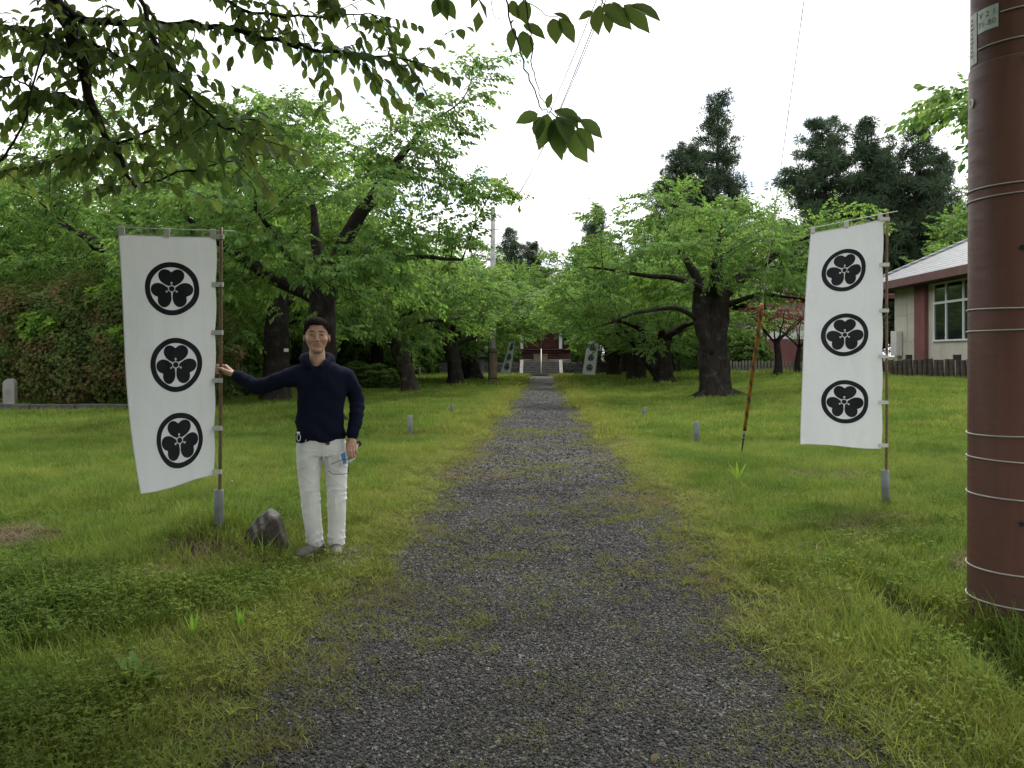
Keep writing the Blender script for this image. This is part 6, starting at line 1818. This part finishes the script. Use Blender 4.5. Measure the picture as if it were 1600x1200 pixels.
# hoodie
ho = SDF(axis((-.68, .36, .006)), axis((-.20, .28, .006)), axis((.82, 1.54, .006)))
fold = lambda x, y, z: 1.6 * .0035 * np.sin(z * 42 + 14 * x + 3 * np.sin(9 * x)) * (np.clip((1.08 - z) * 5, 0, 1) + .25) + .0025 * np.sin(z * 24 - 30 * x + 20 * y)
ho.loft([(.846, .166, -.116, .112, -.012), (.872, .174, -.124, .120, -.012), (.90, .178, -.130, .124, -.012), (.97, .172, -.126, .118, -.012), (1.05, .168, -.124, .116, -.010), (1.15, .174, -.126, .116, -.005), (1.25, .180, -.124, .114, 0),
         (1.31, .188, -.116, .110, .002), (1.355, .172, -.102, .100, .002), (1.395, .138, -.088, .092, -.008), (1.43, .100, -.074, .084, -.022), (1.45, .076, -.064, .08, -.032)], .02, p=2.25, extra=fold)
def sleeve(pts, rad, k=.035):
    n = 16; P_ = catm(pts, 6); rr = np.interp(np.linspace(0, 1, len(P_)), np.linspace(0, 1, len(rad)), rad)
    for i in range(len(P_) - 1):
        w0 = 1 + .055 * math.sin(i * 1.9 + .5) + .035 * math.sin(i * 3.7); w1 = 1 + .055 * math.sin((i + 1) * 1.9 + .5) + .035 * math.sin((i + 1) * 3.7)
        ho.cone(P_[i], P_[i + 1], rr[i] * w0, rr[i + 1] * w1, k if i < 4 else .012)
sleeve([(-.145, .005, 1.335), (-.30, .03, 1.292), (-.452, .068, 1.245), (-.545, .125, 1.285), (-.612, .170, 1.320)], [.064, .058, .055, .053, .050, .044, .037])
sleeve([(.160, .005, 1.318), (.222, .02, 1.225), (.256, .03, 1.12), (.247, -.025, 1.01), (.220, -.073, .905)], [.062, .056, .053, .051, .048, .045, .039])
ho.cone((.2195, -.0745, .898), (.2175, -.0765, .886), .040, .038, .006); ho.cone((-.613, .171, 1.3205), (-.622, .178, 1.3255), .038, .036, .006)
# hood folded on the shoulders, open neck
hd = catm([(HX - .035, -.092, 1.385), (HX - .070, -.062, 1.415), (HX - .094, -.010, 1.440), (HX - .094, .05, 1.456), (HX - .05, .105, 1.466), (HX, .118, 1.468), (HX + .05, .105, 1.466), (HX + .094, .05, 1.456), (HX + .094, -.010, 1.440), (HX + .070, -.062, 1.415), (HX + .035, -.092, 1.385)], 4)
hr_ = np.interp(np.linspace(0, 1, len(hd)), [0, .15, .35, .5, .65, .85, 1], [.012, .020, .032, .037, .032, .020, .012])
ho.chain(hd, list(hr_), .010)
ho.cone((HX, -.125, 1.368), (HX, -.080, 1.50), .003, .064, .008, 'sub'); ho.cone((HX, -.02, 1.42), (HX, .0, 1.56), .062, .078, .01, 'sub')
rdg = lambda t_: (1 - np.abs(np.sin(t_))) ** 2
X_, Y_, Z_ = ho.xyz(ho.blk((-2, -2, -2), (2, 2, 3)))
ho.d = (ho.d - .0045 * rdg(Z_ * 26 + 5 * np.sin(13 * X_ + 1) + 16 * X_) * np.clip((1.12 - Z_) * 6, .15, 1) - .0040 * rdg(24 * X_ - 20 * Z_ + 3 * np.sin(15 * Z_)) * (np.abs(X_) > .19) - .0030 * rdg(30 * X_ + 12 * Z_ + 2 * np.sin(20 * X_)) * np.clip((Z_ - 1.22) * 8, 0, 1)).astype(np.float32)
hoodie = obj('hoodie', ho.mesh('hoodie', 'navy_fleece'), person)
for s_ in (-1, 1):
    mb = MB(); mb.tube(catm([(fx(s_, .030), -.104, 1.378), (fx(s_, .034), -.129, 1.33), (fx(s_, .033), -.134, 1.27), (fx(s_, .036), -.134, 1.225 + .02 * s_)], 4), .0026, 6); mb.build('drawstring', 'navy_fleece', hoodie, True)
for z, w_, d0 in ((.862, .176, 0), ):
    n = 40; mb = MB(); mb.tube([(-.012 + .1775 * math.copysign(abs(math.cos(2 * PI * k / n)) ** .92, math.cos(2 * PI * k / n)), -.003 + .1235 * math.copysign(abs(math.sin(2 * PI * k / n)) ** .92, math.sin(2 * PI * k / n)), .888) for k in range(n + 1)], .0035, 5, cap=False); mb.build('hem_band', 'navy_fleece', hoodie, True)

# trousers
tr_ = SDF(axis((-.22, .24, .004)), axis((-.16, .16, .004)), axis((.04, .93, .004)))
wr = lambda x, y, z: .35 * (.0055 * np.sin(z * 95 + 18 * x + 4 * np.sin(40 * x)) * np.exp(-((z - .13) / .075) ** 2) + .0045 * np.sin(z * 70 - 30 * x + 10 * y) * np.exp(-((z - .43) / .09) ** 2)
                      + .004 * np.sin(55 * z + 45 * np.abs(x) + 3) * np.exp(-((z - .71) / .07) ** 2) + .0022 * np.sin(28 * z + 26 * x))
tr_.loft([(.735, .162, -.098, .105, .002), (.80, .170, -.106, .112, 0), (.86, .164, -.108, .108, -.005), (.92, .158, -.10, .10, -.008)], .02, p=2.3)
def leg(pts, rad):
    P_ = catm(pts, 5); rr = np.interp(np.linspace(0, 1, len(P_)), np.linspace(0, 1, len(rad)), rad)
    for i in range(len(P_) - 1): tr_.cone(P_[i], P_[i + 1], rr[i], rr[i + 1], .012)
leg([(-.088, .0, .80), (-.092, -.004, .62), (-.083, -.010, .42), (-.066, .004, .25), (-.050, .012, .075)], [.094, .088, .076, .069, .066, .0625, .060, .059])
leg([(.086, .0, .80), (.103, -.004, .62), (.107, -.012, .42), (.107, .0, .25), (.106, .004, .075)], [.094, .088, .076, .069, .066, .0625, .060, .059])
X_, Y_, Z_ = tr_.xyz(tr_.blk((-1, -1, -1), (2, 2, 2)))
lx_ = np.where(X_ > .01, X_ - .105, X_ + .075)
crease = (.0065 * rdg(Z_ * 62 + 22 * lx_ * np.sign(X_ - .01) + 2.5 * np.sin(30 * lx_ + 3)) * np.exp(-((Z_ - .12) / .07) ** 2) + .0055 * rdg(Z_ * 40 - 34 * lx_ + 2 * np.sin(25 * Z_ + 20 * lx_)) * np.exp(-((Z_ - .42) / .10) ** 2)
          + .0060 * rdg(7 * np.arctan2(Z_ - .775, np.abs(X_ - .01) + .015) + 1.2 * np.sin(40 * Z_)) * np.exp(-((Z_ - .70) / .07) ** 2) + .0030 * rdg(16 * Z_ + 30 * lx_ + 2 * np.sin(12 * Z_)) * np.exp(-((Z_ - .58) / .10) ** 2))
tr_.d = np.maximum(tr_.d - crease + wr(X_, Y_, Z_), .068 + .008 * np.sin(X_ * 40) - Z_).astype(np.float32)
trousers = obj('trousers', tr_.mesh('trousers', 'white_cotton'), person)
mb = MB(); mb.tube(catm([(.012, -.120, .86), (.012, -.117, .80), (.010, -.104, .74), (.008, -.085, .70)], 4), .003, 5); mb.build('fly_seam', 'white_cotton', trousers, True)

for s_ in (-1, 1):
    mb = MB(); mb.tube(catm([(s_ * .105 - .005, -.101, .862), (s_ * .130, -.088, .825), (s_ * .158, -.058, .800), (s_ * .170, -.02, .795)], 5), .0022, 5); mb.build('pocket_seam', 'white_cotton', trousers, True)
# shoes
def shoe(ax_, ay_, ang):
    s0 = SDF(axis((-.075, .075, .004)), axis((-.22, .11, .004)), axis((.018, .14, .004)))
    s0.cone((0, .055, .052), (0, -.02, .052), .044, .046, .02); s0.cone((0, -.02, .048), (.004, -.135, .030), .046, .038, .03); s0.ell((.004, -.140, .036), (.047, .055, .030), .02)
    s0.cone((0, .035, .06), (0, .02, .115), .046, .045, .02); s0.cone((0, .03, .10), (0, .02, .17), .034, .036, .006, 'sub')
    X_, Y_, Z_ = s0.xyz(s0.blk((-1, -1, -1), (1, 1, 1))); s0.d = np.maximum(s0.d, .024 - Z_).astype(np.float32)
    e = obj('shoe', s0.mesh('shoe', 'shoe_suede'), person, (ax_, ay_, 0), (0, 0, ang))
    mb = MB(); n = 30; P_ = []
    for z, g in ((0.0, -.004), (.006, .002), (.026, .003), (.029, -.002)):
        for k in range(n):
            a = 2 * PI * k / n; y = -.055 + .1385 * math.sin(a); w_ = .043 + .009 * math.sin(-a) - .006 * abs(math.sin(a)) ** 6
            P_.append(((w_ + g) * math.cos(a), y + g * math.sin(a), z))
    mb.add(P_, [(j * n + k, j * n + (k + 1) % n, (j + 1) * n + (k + 1) % n, (j + 1) * n + k) for j in range(3) for k in range(n)] + [tuple(range(n - 1, -1, -1)), tuple(range(3 * n, 4 * n))])
    mb.build('sole', 'shoe_sole', e, True)
shoe(-.052, .012, R(-42)); shoe(.104, .008, R(-4))
# strap hanging from the trouser pocket, belt end
mb = MB(); n = 22
mb.tube([(-.163 + .012 * math.sin(2 * PI * k / n), -.118, .886 + .026 * math.cos(2 * PI * k / n) - .004) for k in range(n + 1)], .0022, 5, cap=False); mb.box((-.166, -.120, .916), (.022, .010, .014), 0, .003)
tag(mb.build('strap_loop', 'paper_white', person, True))
mb = MB(); mb.box((.042, -.112, .835), (.030, .010, .026), 0, .005); mb.build('belt_end', 'leather_dark', trousers)

# things in his hand
def to_world(p_): 
    v = Vector(p_); return Vector((MX + v.x * math.cos(TH) - v.y * math.sin(TH), MY + v.x * math.sin(TH) + v.y * math.cos(TH), mz + v.z))
def held(name, mb, mats, label, cat, smooth=False):
    mb.v = [tuple(to_world(p_)) for p_ in mb.v]
    o_ = to_world((.2, -.05, .74)); mb.v = [tuple(Vector(p_) - o_) for p_ in mb.v]
    return tag(mb.build(name, mats, None, smooth, o_), label, cat)
C4 = [Vector((.122, -.1155, .757)), Vector((.262, -.1120, .826)), Vector((.237, -.1125, .716)), Vector((.148, -.1160, .662))]
mb = MB()
for k in range(3):
    o_ = Vector((.0008 * k, .0022 * k, -.001 * k)); mb.add([c_ + o_ for c_ in C4], [(0, 1, 2, 3)], 0)
def pm_(u, v): return (C4[0].lerp(C4[1], u)).lerp(C4[3].lerp(C4[2], u), v) + Vector((0, -.0012, 0))
mb.add([pm_(.06, .08), pm_(.30, .08), pm_(.30, .92), pm_(.06, .92)], [(0, 1, 2, 3)], 1)
for k in range(5): mb.add([pm_(.36, .12 + .16 * k), pm_(.80, .12 + .16 * k), pm_(.80, .17 + .16 * k), pm_(.36, .17 + .16 * k)], [(0, 1, 2, 3)], 2)
plain('paper_print', (.50, .53, .56), .6, var=.1)
held('leaflet', mb, ['paper_white', 'paper_blue', 'paper_print'], 'folded white and blue leaflet held in the hand of the man', 'leaflet')
mb = MB()
def ring_(c_, ry, rz_): mb.tube([(c_[0] + .003 * math.sin(2 * PI * k / 20), c_[1] + ry * math.cos(2 * PI * k / 20), c_[2] + rz_ * math.sin(2 * PI * k / 20)) for k in range(21)], .0021, 5, cap=False)
ring_((.192, -.128, .694), .017, .024); ring_((.188, -.128, .638), .017, .024)
mb.tube([(.190, -.131, .672), (.190, -.133, .666), (.190, -.131, .660)], .0018, 5)
mb.tube(catm([(.192, -.131, .716), (.140, -.132, .712), (.085, -.132, .690), (.062, -.132, .680)], 5), .0022, 6); mb.tube(catm([(.188, -.131, .613), (.150, -.132, .609), (.080, -.132, .612), (.058, -.132, .628), (.040, -.132, .642)], 5), .0022, 6)
mb.tube([(.192, -.129, .716), (.193, -.126, .730), (.196, -.122, .742)], .0022, 6)
held('eyeglasses', mb, 'black_iron', 'dark-framed eyeglasses dangling below the leaflet in the hand of the man', 'eyeglasses', True)
mb = MB(); mb.box((.262, -.100, .822), (.046, .014, .040), 0, .004, rot=Matrix.Rotation(R(-28), 3, 'Y'))
held('wallet', mb, 'leather_dark', 'small dark leather wallet showing behind the hand of the man', 'wallet')
